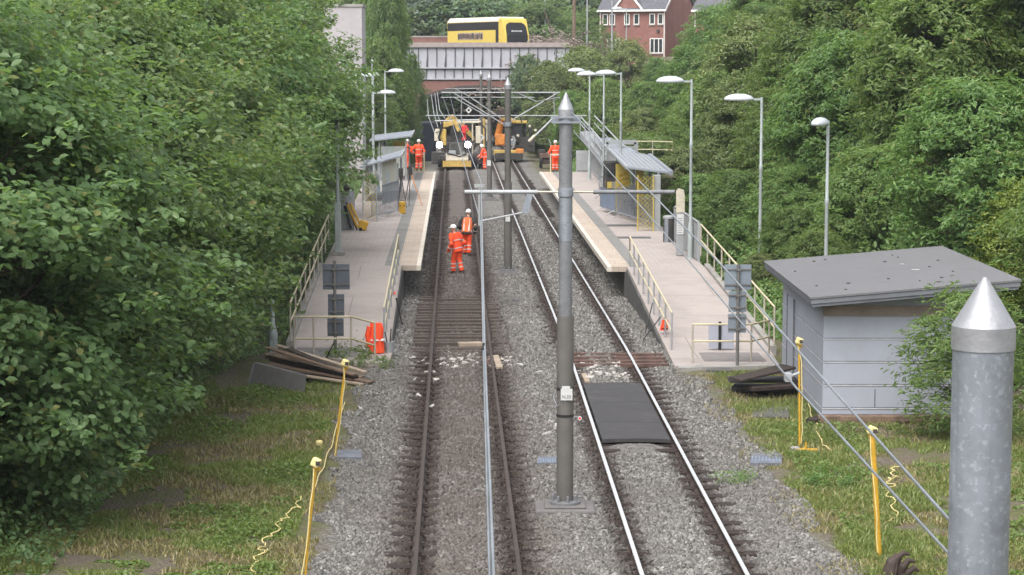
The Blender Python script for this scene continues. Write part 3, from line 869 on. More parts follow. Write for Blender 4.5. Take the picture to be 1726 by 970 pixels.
wire('feeder_cable', 'upper of two grey cables slanting from near mast down towards the right edge', [(X1 + .1, Y1, at(0, 190, Y1).z), at(1217, 448, 18), at(1605, 882, 9.6), at(1760, 1053, 7.4)], .008)
wire('feeder_cable', 'lower of two grey cables slanting past the grey hut to the right edge', [(X1 + .12, Y1, at(0, 221, Y1).z), at(1158, 436, 24.5), at(1343, 655, 15.2), at(1605, 940, 10.2), at(1720, 1065, 8)], .008)
kn = thing('wire_clamp', 'pale clamp on the lower slanting cable beside the hut corner', 'clamp', at(1328, 636, 15.8))
MB().box((0, 0, 0), (.05, .1, .06)).tube([(0, 0, 0), (.09, .02, .03)], .012).build('clamp_body', M['white_steel'], kn)
for k, (a, b, c_) in enumerate((((720, 164), (722, 196), (742, 250)), ((727, 160), (731, 190), (738, 215)), ((733, 158), (737, 192), (745, 214)), ((737, 156), (741, 186), (750, 200)))):
    wire('slack_wire', 'slack grey wire hanging at the left under the bridge, number %s from the left' % ('one', 'two', 'three', 'four')[k],
         [at(a[0], a[1], 176), at(b[0], b[1], 160), at(c_[0], c_[1], 148)], .035, 'slack wires under the bridge', 'white_steel')
wire('messenger_wire', 'slack wire looping from the second mast to the near mast', [at(875, 158, Y2), at(905, 172, 55), (X1 - .1, Y1 + .1, at(0, 165, Y1).z)], .012, 'overhead wires', 'white_steel')

# ------------------------------------------------------------------ platforms
PZ = 1.07
def lerp(a, b, t): return a + (b - a) * t
def platform(side):
    if side > 0:
        e0, e1 = gp(1029, 450, PZ), gp(912, 290, PZ)            # track edge, near and far
        b0 = Vector((gp(1187, 450, PZ).x, e0.y, PZ)); b1 = Vector((gp(1020, 290, PZ).x, e1.y, PZ))
        r0 = gp(1057, 450, PZ)
        l0, l1 = gp(1124, 590, .17), gp(1298, 590, .17)
        f0, f1 = gp(1137, 617, .14), gp(1312, 613, .14)
        lab = 'right-hand tram platform with pink paving, beige edge and a ramp beside the dark side wall'
    else:
        e0, e1 = gp(704, 448, PZ), gp(732, 290, PZ)
        b0 = Vector((gp(545, 448, PZ).x, e0.y, PZ)); b1 = Vector((gp(622, 290, PZ).x, e1.y, PZ))
        r0 = gp(677, 448, PZ)
        l0, l1 = gp(658, 582, .17), gp(493, 582, .17)
        f0, f1 = gp(656, 613, .14), gp(498, 600, .14)
        lab = 'left-hand tram platform with pink paving under the overhanging trees and its ramp'
    t = thing('platform', lab, 'platform', ((e0.x + b0.x) / 2, e0.y, 0))
    def on(a, s):                       # point s metres in from the edge
        dv = (b0 - e0).normalized() if a == 0 else (b1 - e1).normalized()
        return (e0 if a == 0 else e1) + dv * s
    def strip(name, s0, s1, mat, top, th):
        up = Vector((0, 0, top))
        MB().slab([on(0, s0) + up, on(1, s0) + up, on(1, s1) + up, on(0, s1) + up], th).build(name, mat, t, w=True)
    strip('nosing', -.10, .035, M['nosing'], .004, .16)
    strip('coping', .035, .62, M['coping'], .002, .16)
    strip('tactile_strip', .62, 1.05, M['tactile'], .003, .16)
    w0 = (b0 - e0).length; w1 = (b1 - e1).length
    MB().slab([on(0, 1.05), on(1, 1.05), on(1, w1), on(0, w0)], .16).build('paving', M['paving'], t, w=True)
    dn = Vector((0, 0, -.158))
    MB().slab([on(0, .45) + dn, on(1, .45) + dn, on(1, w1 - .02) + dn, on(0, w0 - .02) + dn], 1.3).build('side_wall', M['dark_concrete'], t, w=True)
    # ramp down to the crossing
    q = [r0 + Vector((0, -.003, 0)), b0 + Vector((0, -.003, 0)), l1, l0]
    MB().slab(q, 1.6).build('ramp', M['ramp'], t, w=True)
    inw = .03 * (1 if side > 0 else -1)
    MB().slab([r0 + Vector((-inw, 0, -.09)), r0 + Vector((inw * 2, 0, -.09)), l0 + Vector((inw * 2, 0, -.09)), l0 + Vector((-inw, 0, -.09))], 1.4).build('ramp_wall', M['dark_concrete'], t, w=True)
    # kerb along the back of the ramp
    k = .16 * (1 if side > 0 else -1)
    upk = Vector((0, 0, .10))
    MB().slab([b0 + upk, b0 + upk + Vector((k, 0, 0)), l1 + upk + Vector((k, 0, 0)), l1 + upk], 1.2).build('back_kerb', M['concrete'], t, w=True)
    # landing at the foot
    dz = Vector((0, 0, -.003))
    MB().slab([l0 + dz, l1 + dz, f1, f0], .5).build('landing', M['ramp'], t, w=True)
    uz = Vector((0, 0, .006))
    if side > 0:
        MB().slab([gp(1178, 594.5, .172), gp(1278, 594.5, .172), gp(1292, 609, .155), gp(1187, 609, .155)], .02).build('dark_mat', M['mat_grey'], t, w=True)
        MB().slab([gp(1143, 616, .165), gp(1312, 612, .165), gp(1314, 616, .165), gp(1143, 620.5, .165)], .4).build('landing_edge', M['concrete'], t, w=True)
    else:
        MB().slab([gp(500, 586, .172), gp(606, 586, .172), gp(600, 602, .155), gp(498, 600, .155)], .02).build('dark_mat', M['mat_grey'], t, w=True)
        MB().slab([gp(603, 592, .18), gp(662, 592, .18), gp(655, 613, .17), gp(597, 611, .17)], .2).build('pale_slab', M['paving'], t, w=True)
    return t, e0, e1, b0, b1, r0, l0, l1, f0, f1
platR = platform(1)
platL = platform(-1)
def plat_pt(side, Y, s):                # a point on the platform, s metres in from its edge
    P = platR if side > 0 else platL
    k = (Y - P[1].y) / (P[2].y - P[1].y)
    e = lerp(P[1], P[2], k)
    return Vector((e.x + side * s, Y, PZ))
# drain slots on the right platform
for k, (py, x0, x1) in enumerate(((380.5, 1022, 1072), (401, 1040, 1096))):
    a, b, c_, d_ = gp(x0, py - 1.7, PZ), gp(x1, py - 1.7, PZ), gp(x1 + 2, py + 1.5, PZ), gp(x0 + 2, py + 1.5, PZ)
    cc = (a + c_) / 2
    z4 = Vector((0, 0, .006))
    o = MB().slab([p - cc + z4 for p in (a, b, c_, d_)], .02).build('drain_cover', M['dark_concrete'])
    o.location = cc
    tag(o, ('farther' if k == 0 else 'nearer') + ' of two dark drain covers set in the right platform paving', 'drain cover', 'drain covers in the right platform')

# ------------------------------------------------------------------ railings
def railing(name, label, posts, h, mat_rail, mat_post, group=None, rails=(1.0, .5), post_r=.025, rail_r=.025, close=False, infill=0):
    P = [Vector(p) for p in posts]
    t = thing(name, label, 'railing', P[0], group=group)
    for p in P: MB().tube([p, p + Vector((0, 0, h))], post_r, 8).build('post', mat_post, t, w=True)
    for k, f in enumerate(rails):
        MB().tube([p + Vector((0, 0, h * f)) for p in P], rail_r, 8).build(('top_rail', 'mid_rail', 'low_rail')[k], mat_rail, t, w=True)
    if close:
        MB().tube([P[0] + Vector((0, 0, h)), P[0] + Vector((0, 0, h * rails[-1]))], rail_r).build('end_rail', mat_rail, t, w=True)
    if infill:
        m = MB()
        for a, b in zip(P[:-1], P[1:]):
            n = max(2, int((b - a).length / infill))
            for i in range(1, n):
                q = a.lerp(b, i / n)
                m.tube([q + Vector((0, 0, .12)), q + Vector((0, 0, h * .97))], .012, 6)
        m.build('bars', mat_post, t, w=True)
    return t
up = lambda p, z: Vector((p.x, p.y, z))
_, e0, e1, b0, b1, r0, l0, l1, f0, f1 = platR
railing('railing', 'cream two-rail railing down the outer side of the right ramp, against the green bank',
        [lerp(b0 + Vector((.1, 0, .1)), l1 + Vector((.1, 0, .1)), k / 8) for k in range(-1, 9)], 1.0, M['cream'], M['cream_post'], 'platform ramp railings', (1.0, .48))
rr = [lerp(r0 + Vector((.08, 0, 0)), l0 + Vector((.12, 0, 0)), k / 8) for k in range(0, 9)]
t = railing('railing', 'pale railing with a looped top along the track side of the right ramp', rr, .95, M['cream'], M['white_steel'], 'platform ramp railings', (1.0, .5), close=True)
railing('railing', 'cream end railing across the foot of the right ramp, in front of the dark mat',
        [gp(1167, 610, .16), gp(1266, 610, .16), gp(1296, 602, .16)], .92, M['cream'], M['cream_post'], 'ramp end railings', (1.0, .55))
sw = thing('ramp_gate_post', 'dark slotted post standing on the right ramp behind its end railing', 'post', gp(1213, 590, .18))
MB().box((0, 0, .36), (.07, .05, .72)).build('post_body', M['black'], sw)
MB().box((-.16, .02, .36), (.25, .03, .66)).build('grey_panel', M['shed'], sw)
MB().box((.2, .02, .36), (.32, .03, .66)).build('grey_panel', M['shed'], sw)
_, e0, e1, b0, b1, r0, l0, l1, f0, f1 = platL
railing('railing', 'cream two-rail railing down the outer side of the left ramp under the trees',
        [lerp(b0 + Vector((-.05, 0, .1)), l1 + Vector((-.05, 0, .1)), k / 7) for k in range(-2, 8)], 1.0, M['cream'], M['cream_post'], 'platform ramp railings', (1.0, .5))
railing('railing', 'cream railing along the track side of the left ramp, orange jacket at its foot',
        [lerp(r0 + Vector((-.1, 0, 0)), l0 + Vector((-.16, 0, 0)), k / 7) for k in range(0, 8)], .98, M['cream'], M['white_steel'], 'platform ramp railings', (1.0, .5), close=True)
ends = [gp(495, 606, .1), gp(529, 605, .1), gp(640, 603, .14)]
railing('railing', 'cream end railing across the foot of the left ramp, behind the dark sign boards',
        [gp(496, 598, .14), gp(529, 598, .14), gp(592, 598, .14), gp(632, 610, .16)], .96, M['cream'], M['cream_post'], 'ramp end railings', (1.0, .42))

# ------------------------------------------------------------------ sign boards seen from behind
def sign_boards(label, px, base_py, top_py, boards, mat):
    b = gp(px, base_py, .06)
    t = thing('sign_post', label, 'sign', b, group='back-turned signs at the ramp ends')
    Y = b.y
    zt = at(px, top_py, Y).z - b.z
    MB().tube([(0, .05, -.3), (0, .05, zt)], .04, 10).build('post', M['post_grey'], t)
    for x0, y0, x1, y1 in boards:
        p, q = at(x0, y0, Y) - b, at(x1, y1, Y) - b
        m = MB().box(((p.x + q.x) / 2, .1, (p.z + q.z) / 2), (q.x - p.x, .02, p.z - q.z))
        bd = m.build('board', mat, t, bevel=.006)
        for f in (.2, .8):
            z = lerp(p.z, q.z, f)
            MB().box(((p.x + q.x) / 2, .08, z), (q.x - p.x - .01, .018, .035)).build('mounting_channel', M['post_grey'], bd)
        m = MB()
        for f in (.2, .8):
            z = lerp(p.z, q.z, f)
            m.box((0, .035, z), (.11, .07, .05))
        m.build('clamp', M['post_grey'], bd)
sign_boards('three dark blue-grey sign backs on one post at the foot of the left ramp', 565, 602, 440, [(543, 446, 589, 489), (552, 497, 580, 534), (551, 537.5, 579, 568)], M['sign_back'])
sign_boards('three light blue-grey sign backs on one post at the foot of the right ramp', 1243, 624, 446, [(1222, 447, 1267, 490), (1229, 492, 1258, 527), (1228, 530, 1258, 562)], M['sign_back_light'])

# ------------------------------------------------------------------ lamps
def lamp(label, px, top_py, Y, base_z, arm_dx, group, head=1.0, rot=0, second=None, name='street_lamp'):
    p = at(px, top_py, Y)
    t = thing(name, label, 'lamp', (p.x, Y, base_z), rot, group=group)
    h = p.z - base_z
    MB().lathe([(.125, 0), (.125, .02), (.09, .03), (.09, 1.0), (.055, 1.22), (.05, h * .62), (.06, h * .62 + .02), (.06, h * .62 + .16), (.045, h * .62 + .19), (.042, h)], n=14).build('pole', M['lamp_paint'], t, smooth=True)
    def arm(z, dx):
        s = 1 if dx > 0 else -1
        MB().box((dx * .5, 0, z - .07), (abs(dx), .05, .06)).build('arm', M['lamp_paint'], t)
        prof = []
        m = MB()
        n = 9
        for i in range(n + 1):
            a = i / n * math.pi / 2
            prof.append((max(.004, math.cos(a)), math.sin(a)))
        m.lathe([(.97, -.10)] + prof[0:], n=20)
        m.v = [(dx + s * .28 + x * .46 * head, y * .2 * head, z - .07 + zz * .175 * head) for x, y, zz in m.v]
        hd = m.build('lamp_head', M['lamp_head'], t, smooth=True)
        m = MB().lathe([(.4 * head, -.01), (.4 * head, .01)], n=16)
        m.v = [(dx + s * .28 + x, y * .43, z - .07 - .03 * head + zz) for x, y, zz in m.v]
        m.build('diffuser', M['plastic_white'], hd)
    arm(h, arm_dx)
    if second: arm(h - second[0], second[1])
    return t
G = 'lamps of the right platform'
lamp('grey lamp with domed head at the near end of the right platform fence', 1166, 134, plat_pt(1, 67.7, 0).y, PZ, -.42, G)
lamp('grey lamp rising from the bank between the platform and the hut', 1284, 164, 64, .45, -.42, G)
lamp('grey lamp behind the hut roof with its domed head turned towards the camera', 1396, 204, 55, .05, -.34, G, rot=R(62))
lamp('nearest of the three lamps above the right shelter', 1047, 122, 92, PZ, -.40, G)
lamp('middle of the three lamps above the right shelter', 1018, 124, 99, PZ, -.55, G)
lamp('farthest of the three lamps above the right shelter', 994, 118, 114, PZ, -.45, G)
lamp('small white-headed lamp far up among the trees on the right', 1343, 66, 130, 6.5, -.1, None, .8, rot=R(60))
G = 'lamps of the left platform'
lamp('lamp standing against the pale tower on the left platform', 613, 132, 96, PZ, -.36, G)
lamp('slim lamp with a lower second head beyond the left shelters', 629, 127, 108, PZ, -.36, G, second=(.86, .42))
lamp('lamp with its domed head turned right, at the far end of the left platform', 649, 119, 121, PZ, .36, G, second=(.22, -.36))
lamp('grey lamp above the houses end of the right bank', 1056, 14, 195, 8.2, -.6, 'lamps on the road behind', 1.1)
def plain_pole(label, px, top, Y, z0, r, mat, cat='pole', name='lamp_column'):
    p = at(px, top, Y)
    t = thing(name, label, cat, (p.x, Y, z0))
    MB().tube([(0, 0, -.5), (0, 0, p.z - z0)], [r, r * .75], 10).build('column', mat, t, smooth=True)
    MB().lathe([(r * 1.5, -.4), (r * 1.5, .9), (r, 1.0)], n=10).build('column_base', mat, t, smooth=True)
plain_pole('grey lamp column rising out of the trees behind the bus', 919, -60, 215, 7.8, .13, M['lamp_paint'])
plain_pole('brown wooden pole standing behind the pale dry hedge', 968, -70, 205, 7.8, .19, M['timber'], name='wooden_pole')
plain_pole('thin pale pole left of the brick house', 990, -60, 203, 7.8, .08, M['white_steel'])
plain_pole('pale grey lamp column in front of the brick house', 1032, -50, 200, 7.8, .09, M['white_steel'])
t = thing('beacon', 'thin pole with a small pale globe above the left lamps', 'beacon', (at(627, 105, 110).x, 110, 0))
zz = at(627, 104, 110).z
MB().tube([(0, 0, 0), (0, 0, zz)], .03, 8).build('pole', M['lamp_paint'], t)
MB().ball((0, 0, zz), .09).build('globe', M['plastic_white'], t, smooth=True)
MB().tube([(0, 0, zz), (0, 0, zz + .25)], .012, 6).build('spike', M['lamp_paint'], t)
b = gp(460, 600, .1)
t = thing('lamp_column', 'short grey bottle-shaped column at the foot of the left trees', 'column', b)
MB().lathe([(.12, -.2), (.12, .42), (.13, .44), (.12, .62), (.06, .82), (.05, 1.42), (.045, 1.43)], n=16).build('column', M['lamp_paint'], t, smooth=True)
MB().box((0, -.125, .25), (.12, .02, .3)).build('hatch', M['lamp_paint'], t)

# ------------------------------------------------------------------ the grey hut
X0, X1s, Ya, Yb = 6.42, 10.0, 42.45, 48.9
t = thing('equipment_hut', 'grey panelled equipment hut with a tilted felt roof beside the right track', 'hut', ((X0 + X1s) / 2, Ya, 0))
def roof_z(x): return 2.70 + (x - 6.05) * .085
zf = .20
wal = MB()
wal.add([(X0, Ya, zf), (X1s, Ya, zf), (X1s, Yb, zf), (X0, Yb, zf), (X0, Ya, roof_z(X0) - .22), (X1s, Ya, roof_z(X1s) - .22), (X1s, Yb, roof_z(X1s) - .22), (X0, Yb, roof_z(X0) - .22)],
        [(3, 2, 1, 0), (4, 5, 6, 7), (0, 1, 5, 4), (1, 2, 6, 5), (2, 3, 7, 6), (3, 0, 4, 7)])
wal.build('wall', M['shed'], t, w=True)
jl, jd = MB(), MB()
for k, py in enumerate((571, 610, 649, 688)):
    z = at(1450, py, Ya).z
    jl.box(((X0 + X1s) / 2, Ya - .004, z - .012), (X1s - X0 - .02, .02, .016)); jl.box((X0 - .004, (Ya + Yb) / 2, z - .012), (.02, Yb - Ya - .02, .016))
    jd.box(((X0 + X1s) / 2, Ya - .001, z + .008), (X1s - X0 - .02, .012, .02)); jd.box((X0 - .001, (Ya + Yb) / 2, z + .008), (.012, Yb - Ya - .02, .014))
jl.build('joint_bead', M['shed_joint'], t, w=True)
jd.build('joint_gap', M['shed_dark'], t, w=True)
MB().box((7.5, Ya - .008, .52), (.018, .01, .42)).build('panel_edge', M['shed_dark'], t, w=True)
MB().box(((X0 + X1s) / 2, Ya + .0, at(1450, 520, Ya).z - .05), (X1s - X0 + .03, .05, .22)).build('soffit_board', M['soffit'], t, w=True)
fx0, fx1, fy0, fy1 = 6.05, 10.33, 41.85, 49.7
rf = MB().slab([(fx0, fy0, roof_z(fx0)), (fx1, fy0, roof_z(fx1)), (fx1, fy1, roof_z(fx1)), (fx0, fy1, roof_z(fx0))], .04).build('roof', M['felt'], t, w=True)
MB().slab([(fx0 + .02, fy0 + .02, roof_z(fx0) - .042), (fx1 - .02, fy0 + .02, roof_z(fx1) - .042), (fx1 - .02, fy1 - .02, roof_z(fx1) - .042), (fx0 + .02, fy1 - .02, roof_z(fx0) - .042)], .1).build('fascia', M['fascia'], rf, w=True)
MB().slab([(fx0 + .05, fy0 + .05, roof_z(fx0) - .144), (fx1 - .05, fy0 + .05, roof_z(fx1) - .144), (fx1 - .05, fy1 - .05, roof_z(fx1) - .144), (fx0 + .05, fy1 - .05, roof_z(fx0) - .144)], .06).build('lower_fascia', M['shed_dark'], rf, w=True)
MB().box((X0 - .01, 47.3, 1.15), (.04, 1.0, 1.9)).build('door', M['shed'], t, w=True, bevel=.01)
db = MB()
for q in (46.75, 47.85): db.box((X0 - .03, q, 1.15), (.03, .035, 1.92))
db.build('door_edge', M['shed_dark'], t, w=True)
MB().box((X0 - .02, 45.6, .75), (.05, .4, .6)).build('vent', M['shed_dark'], t, w=True)
for k, (a, b_) in enumerate((((6.3, 42.22, .13), (10.1, 42.22, .13)), ((6.25, 48.6, .09), (10.1, 48.6, .09)))):
    plank(a, b_, .22, .17, M['timber'], 'long timber bearer under the %s edge of the grey hut' % ('front' if k == 0 else 'rear'), 'bearers under the hut', 'timber_bearer')
plank((6.15, 42.1, .08), (6.62, 42.65, .12), .26, .15, M['timber_dark'], 'short dark timber block sticking out at the hut front corner', None, 'timber_block')
plank((7.95, 42.05, .06), (8.12, 42.2, .06), .2, .12, M['timber_dark'], 'small dark block under the hut bearer behind the yellow lamp post', None, 'timber_block')
rd = random.Random(5)
m = MB()
for _ in range(16):
    x, y = rd.uniform(6.4, 9.8), rd.uniform(42.2, 49)
    m.ball((x, y, roof_z(x) + .008), (rd.uniform(.02, .05), rd.uniform(.03, .06), .015), 6, 4)
tag(m.build('leaf_litter', M['brown']), 'small dark leaves and dirt scattered on the hut roof', 'litter', kind='stuff')
m = MB()
for x, y, l in ((8.8, 45.1, .18), (8.75, 46.4, .08)):
    m.box((x, y, roof_z(x) + .012), (l, .05, .012), rz=.3)
tag(m.build('white_scraps', M['plastic_white']), 'few white scraps lying on the hut roof', 'litter', kind='stuff')

# ------------------------------------------------------------------ pale tower on the left
p0, p1 = at(545, 8, 128), at(610, 8, 128)
t = thing('concrete_tower', 'pale tall concrete tower rising behind the left trees', 'tower', ((p0.x + p1.x) / 2, 128, 0))
wd = p1.x - p0.x
hs_ = [(0, at(0, 173, 128).z), (at(0, 173, 128).z, at(0, 117, 128).z), (at(0, 117, 128).z, at(0, 74, 128).z), (at(0, 74, 128).z, at(0, 12, 128).z)]
m, gr = MB(), MB()
m.box((0, 1.5, hs_[-1][1] / 2), (wd, 3, hs_[-1][1]))
m.build('shaft', M['tower'], t, bevel=.03)
for a, b_ in hs_[:-1]: gr.box((0, 1.5, b_), (wd + .01, 3.01, .05))
gr.build('panel_joint', M['concrete'], t)
MB().box((0, 1.5, hs_[-1][1] + .09), (wd + .12, 3.12, .17)).build('coping', M['concrete'], t)

# ------------------------------------------------------------------ the bridge
BY = 184.0
zt, zc, zm_, zbm = at(0, 72, BY).z, at(0, 80, BY).z, at(0, 115, BY).z, at(0, 134, BY).z
xm = at(803, 150, BY).x
XL, XR = at(560, 100, BY).x, at(960, 100, BY).x
t = thing('road_bridge', 'road bridge with pale steel side panels over a low red brick arch', 'bridge', (xm, BY, 0))
def arch_z(x):
    u = (x - xm) / (at(712, 150, BY).x - xm)
    return at(0, 150, BY).z - .95 * u * u
ax0, ax1 = at(708, 150, BY).x, at(899, 150, BY).x
DEP = 13.0
m = MB()
n = 20
xs = [lerp(ax0, ax1, i / n) for i in range(n + 1)]
for a, b_ in zip(xs[:-1], xs[1:]):
    m.prism([(a, BY, arch_z(a)), (b_, BY, arch_z(b_)), (b_, BY, zbm), (a, BY, zbm)], (0, .6, 0))
m.prism([(XL, BY, -1), (ax0, BY, -1), (ax0, BY, zbm), (XL, BY, zbm)], (0, .6, 0))
m.prism([(ax1, BY, -1), (XR, BY, -1), (XR, BY, zbm), (ax1, BY, zbm)], (0, .6, 0))
m.build('brick_face', M['brick'], t, w=True)
m = MB()
for a, b_ in zip(xs[:-1], xs[1:]):
    m.prism([(a, BY - .05, arch_z(a) - .03), (b_, BY - .05, arch_z(b_) - .03), (b_, BY - .05, arch_z(b_) + .32), (a, BY - .05, arch_z(a) + .32)], (0, .12, 0))
m.build('arch_ring', M['brick_dark'], t, w=True)
m = MB()
for a, b_ in zip(xs[:-1], xs[1:]):
    m.prism([(a, BY + .61, arch_z(a) + .02), (b_, BY + .61, arch_z(b_) + .02), (b_, BY + .61, arch_z(b_) + .5), (a, BY + .61, arch_z(a) + .5)], (0, DEP, 0))
for q, s in ((ax0, -1), (ax1, 1)):
    m.box((q + s * .5, BY + .61 + DEP / 2, 2.2), (1, DEP, 6.4))
m.build('vault', M['brick_dark'], t, w=True)
face = MB().box(((XL + XR) / 2, BY + .25, (zbm + zc) / 2 + .03), (XR - XL, .3, zc - zbm - .06)).build('side_panel', M['girder'], t, w=True)
m, m2_ = MB(), MB()
stp = 15.4 / (F / BY)
k = 0
x = XL + .3
while x < XR:
    m.box((x, BY + .075, (zm_ + zc) / 2), (.085, .06, zc - zm_ - .1))
    if k % 2 == 0:
        m.prism([(x - .03, BY + .06, zm_ + .1), (x - .15, BY + .06, zm_ + .1), (x - .03, BY + .06, zc - .5)], (0, .035, 0))
    m.box((x - .1, BY + .075, (zm_ + zbm) / 2), (.085, .06, zm_ - zbm - .12))
    x += stp; k += 1
m.build('stiffener', M['girder_dark'], face, w=True)
for z, hh in ((zm_, .10), (zbm + .02, .10)):
    MB().box(((XL + XR) / 2, BY + .0, z), (XR - XL, .25, hh)).build('flange', M['girder'], face, w=True)
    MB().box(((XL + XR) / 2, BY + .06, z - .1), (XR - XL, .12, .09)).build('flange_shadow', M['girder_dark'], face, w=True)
MB().box(((XL + XR) / 2, BY + .2, (zc + zt) / 2), (XR - XL, .5, zt - zc)).build('parapet_cap', M['stone_cap'], t, w=True)
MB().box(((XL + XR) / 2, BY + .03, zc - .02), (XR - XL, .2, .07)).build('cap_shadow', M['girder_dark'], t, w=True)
RZ = 7.35
MB().box(((XL + XR) / 2, BY + .61 + DEP / 2, RZ - .5), (XR - XL + 30, DEP - .1, .9)).build('deck', M['asphalt'], t, w=True)
zfp = at(0, 63.5, BY + DEP).z
FPL, FPR = at(560, 70, BY + DEP).x, at(915, 70, BY + DEP).x
MB().box(((FPL + FPR) / 2, BY + DEP + .3, (RZ + zfp) / 2), (FPR - FPL, .4, zfp - RZ)).build('far_parapet', M['brick'], t, w=True)
MB().box(((FPL + FPR) / 2, BY + DEP + .3, zfp + .07), (FPR - FPL, .5, .14)).build('far_coping', M['stone_cap'], t, w=True)

# ------------------------------------------------------------------ the bus on the bridge
ca = R(-59)
bc = at(822, 50, BY + 6.3)
bus = thing('double_decker_bus', 'yellow double-decker bus crossing the road bridge, its front turned right', 'bus', (bc.x, BY + 6.4, RZ), ca)
L, W, H = 10.6, 2.5, at(0, 30.5, BY + 6.4).z - RZ
def rbox(x0, x1, y0, y1, z0, z1, name, mat, parent, bev=.0):
    return MB().box(((x0 + x1) / 2, (y0 + y1) / 2, (z0 + z1) / 2), (x1 - x0, y1 - y0, z1 - z0)).build(name, mat, parent, bevel=bev)
prof = [(-L / 2, .35), (L / 2 - .05, .35), (L / 2, 1.2), (L / 2 - .1, H * .62), (L / 2 - .55, H - .22), (L / 2 - .95, H - .12), (-L / 2 + .3, H - .12), (-L / 2, H - .4)]
body = MB().prism([(x, -W / 2, z) for x, z in prof], (0, W, 0)).build('body', M['bus_yellow'], bus, bevel=.06)
roof = MB().prism([(x, -W / 2 - .015, z) for x, z in ((-L / 2 - .012, H - .42), (L / 2 - 1.3, H - .42), (L / 2 - 1.0, H - .05), (L / 2 - 1.1, H), (-L / 2 + .5, H), (-L / 2 - .012, H - .3))], (0, W + .03, 0)).build('roof', M['bus_white'], bus, bevel=.08)
for s in (-1, 1):
    ys = s * (W / 2 + .006)
    rbox(-L / 2 + .12, L / 2 - 1.25, ys - .012, ys + .012, H - 1.13, H - .43, 'upper_window', M['bus_black'], bus)
    rbox(L / 2 - 1.75, L / 2 - 1.25, ys - .01, ys + .01, H - 2.6, H - 1.13, 'side_window', M['bus_black'], bus)
    rbox(-L / 2 + .5, L / 2 - 1.0, ys - .01, ys + .01, H * .24, H - 2.5, 'lower_window', M['bus_black'], bus)
    for wx in (-L / 2 + 2.6, L / 2 - 2.5):
        MB().tube([(wx, ys - .16 * s, .48), (wx, ys + .02 * s, .48)], .48, 20).build('wheel', M['black'], bus)
    z0, z1 = H - 1.98, H - 1.34
    ad = rbox(-L / 2 + 2.0, L / 2 - 4.0, ys - .012, ys + .012, z0, z1, 'advert_panel', M['timber_pale'], bus)
    rd = random.Random(8)
    xq = -L / 2 + 2.05
    while xq < L / 2 - 4.3:
        wq = rd.uniform(.2, .5)
        mk = rd.choice(['timber_red', 'machine_dark', 'machine_cream', 'brown', 'timber', 'machine_dark'])
        rbox(xq, min(xq + wq, L / 2 - 4.1), ys - .016, ys + .016, z0 + rd.uniform(.02, .15), z1 - rd.uniform(.02, .18), 'advert_patch', M[mk], ad)
        xq += wq + .03
fr = MB()
def fx(z): return np.interp(z, [.35, 1.2, H * .62, H - .22], [L / 2 - .05, L / 2, L / 2 - .1, L / 2 - .55]) + .012
zz_ = [H * .30, H * .45, H * .62, H - 1.2, H - .85, H - .66, H - .5]
ww = [1.08, 1.08, 1.08, 1.08, 1.04, .92, .62]
vs_ = []
for z, q in zip(zz_, ww): vs_ += [(fx(z), -q, z), (fx(z), q, z), (fx(z) - .05, -q, z), (fx(z) - .05, q, z)]
fs_ = []
for i in range(len(zz_) - 1):
    a = i * 4
    fs_ += [(a, a + 1, a + 5, a + 4), (a + 3, a + 2, a + 6, a + 7), (a + 2, a, a + 4, a + 6), (a + 1, a + 3, a + 7, a + 5)]
fs_ += [(1, 0, 2, 3), (len(vs_) - 4, len(vs_) - 3, len(vs_) - 1, len(vs_) - 2)]
fr.add(vs_, fs_)
ws = fr.build('windscreen', M['bus_black'], bus)
m = MB()
for yk, wk, hk in ((-.45, .22, .13), (-.2, .2, .10), (.02, .14, .13), (.22, .16, .09), (.42, .22, .13)):
    m.box((fx(H - 1.3) + .02, yk, H - 1.26), (.02, wk, hk))
m.build('destination_display', M['plastic_white'], ws)
rbox(L / 2 - .2, L / 2 + .03, -1.0, 1.0, .4, .9, 'bumper', M['bus_yellow'], bus, .03)
for s in (-1, 1): rbox(L / 2 - .1, L / 2 + .04, s * .9 - .15, s * .9 + .15, .95, 1.15, 'headlight', M['plastic_white'], bus, .02)

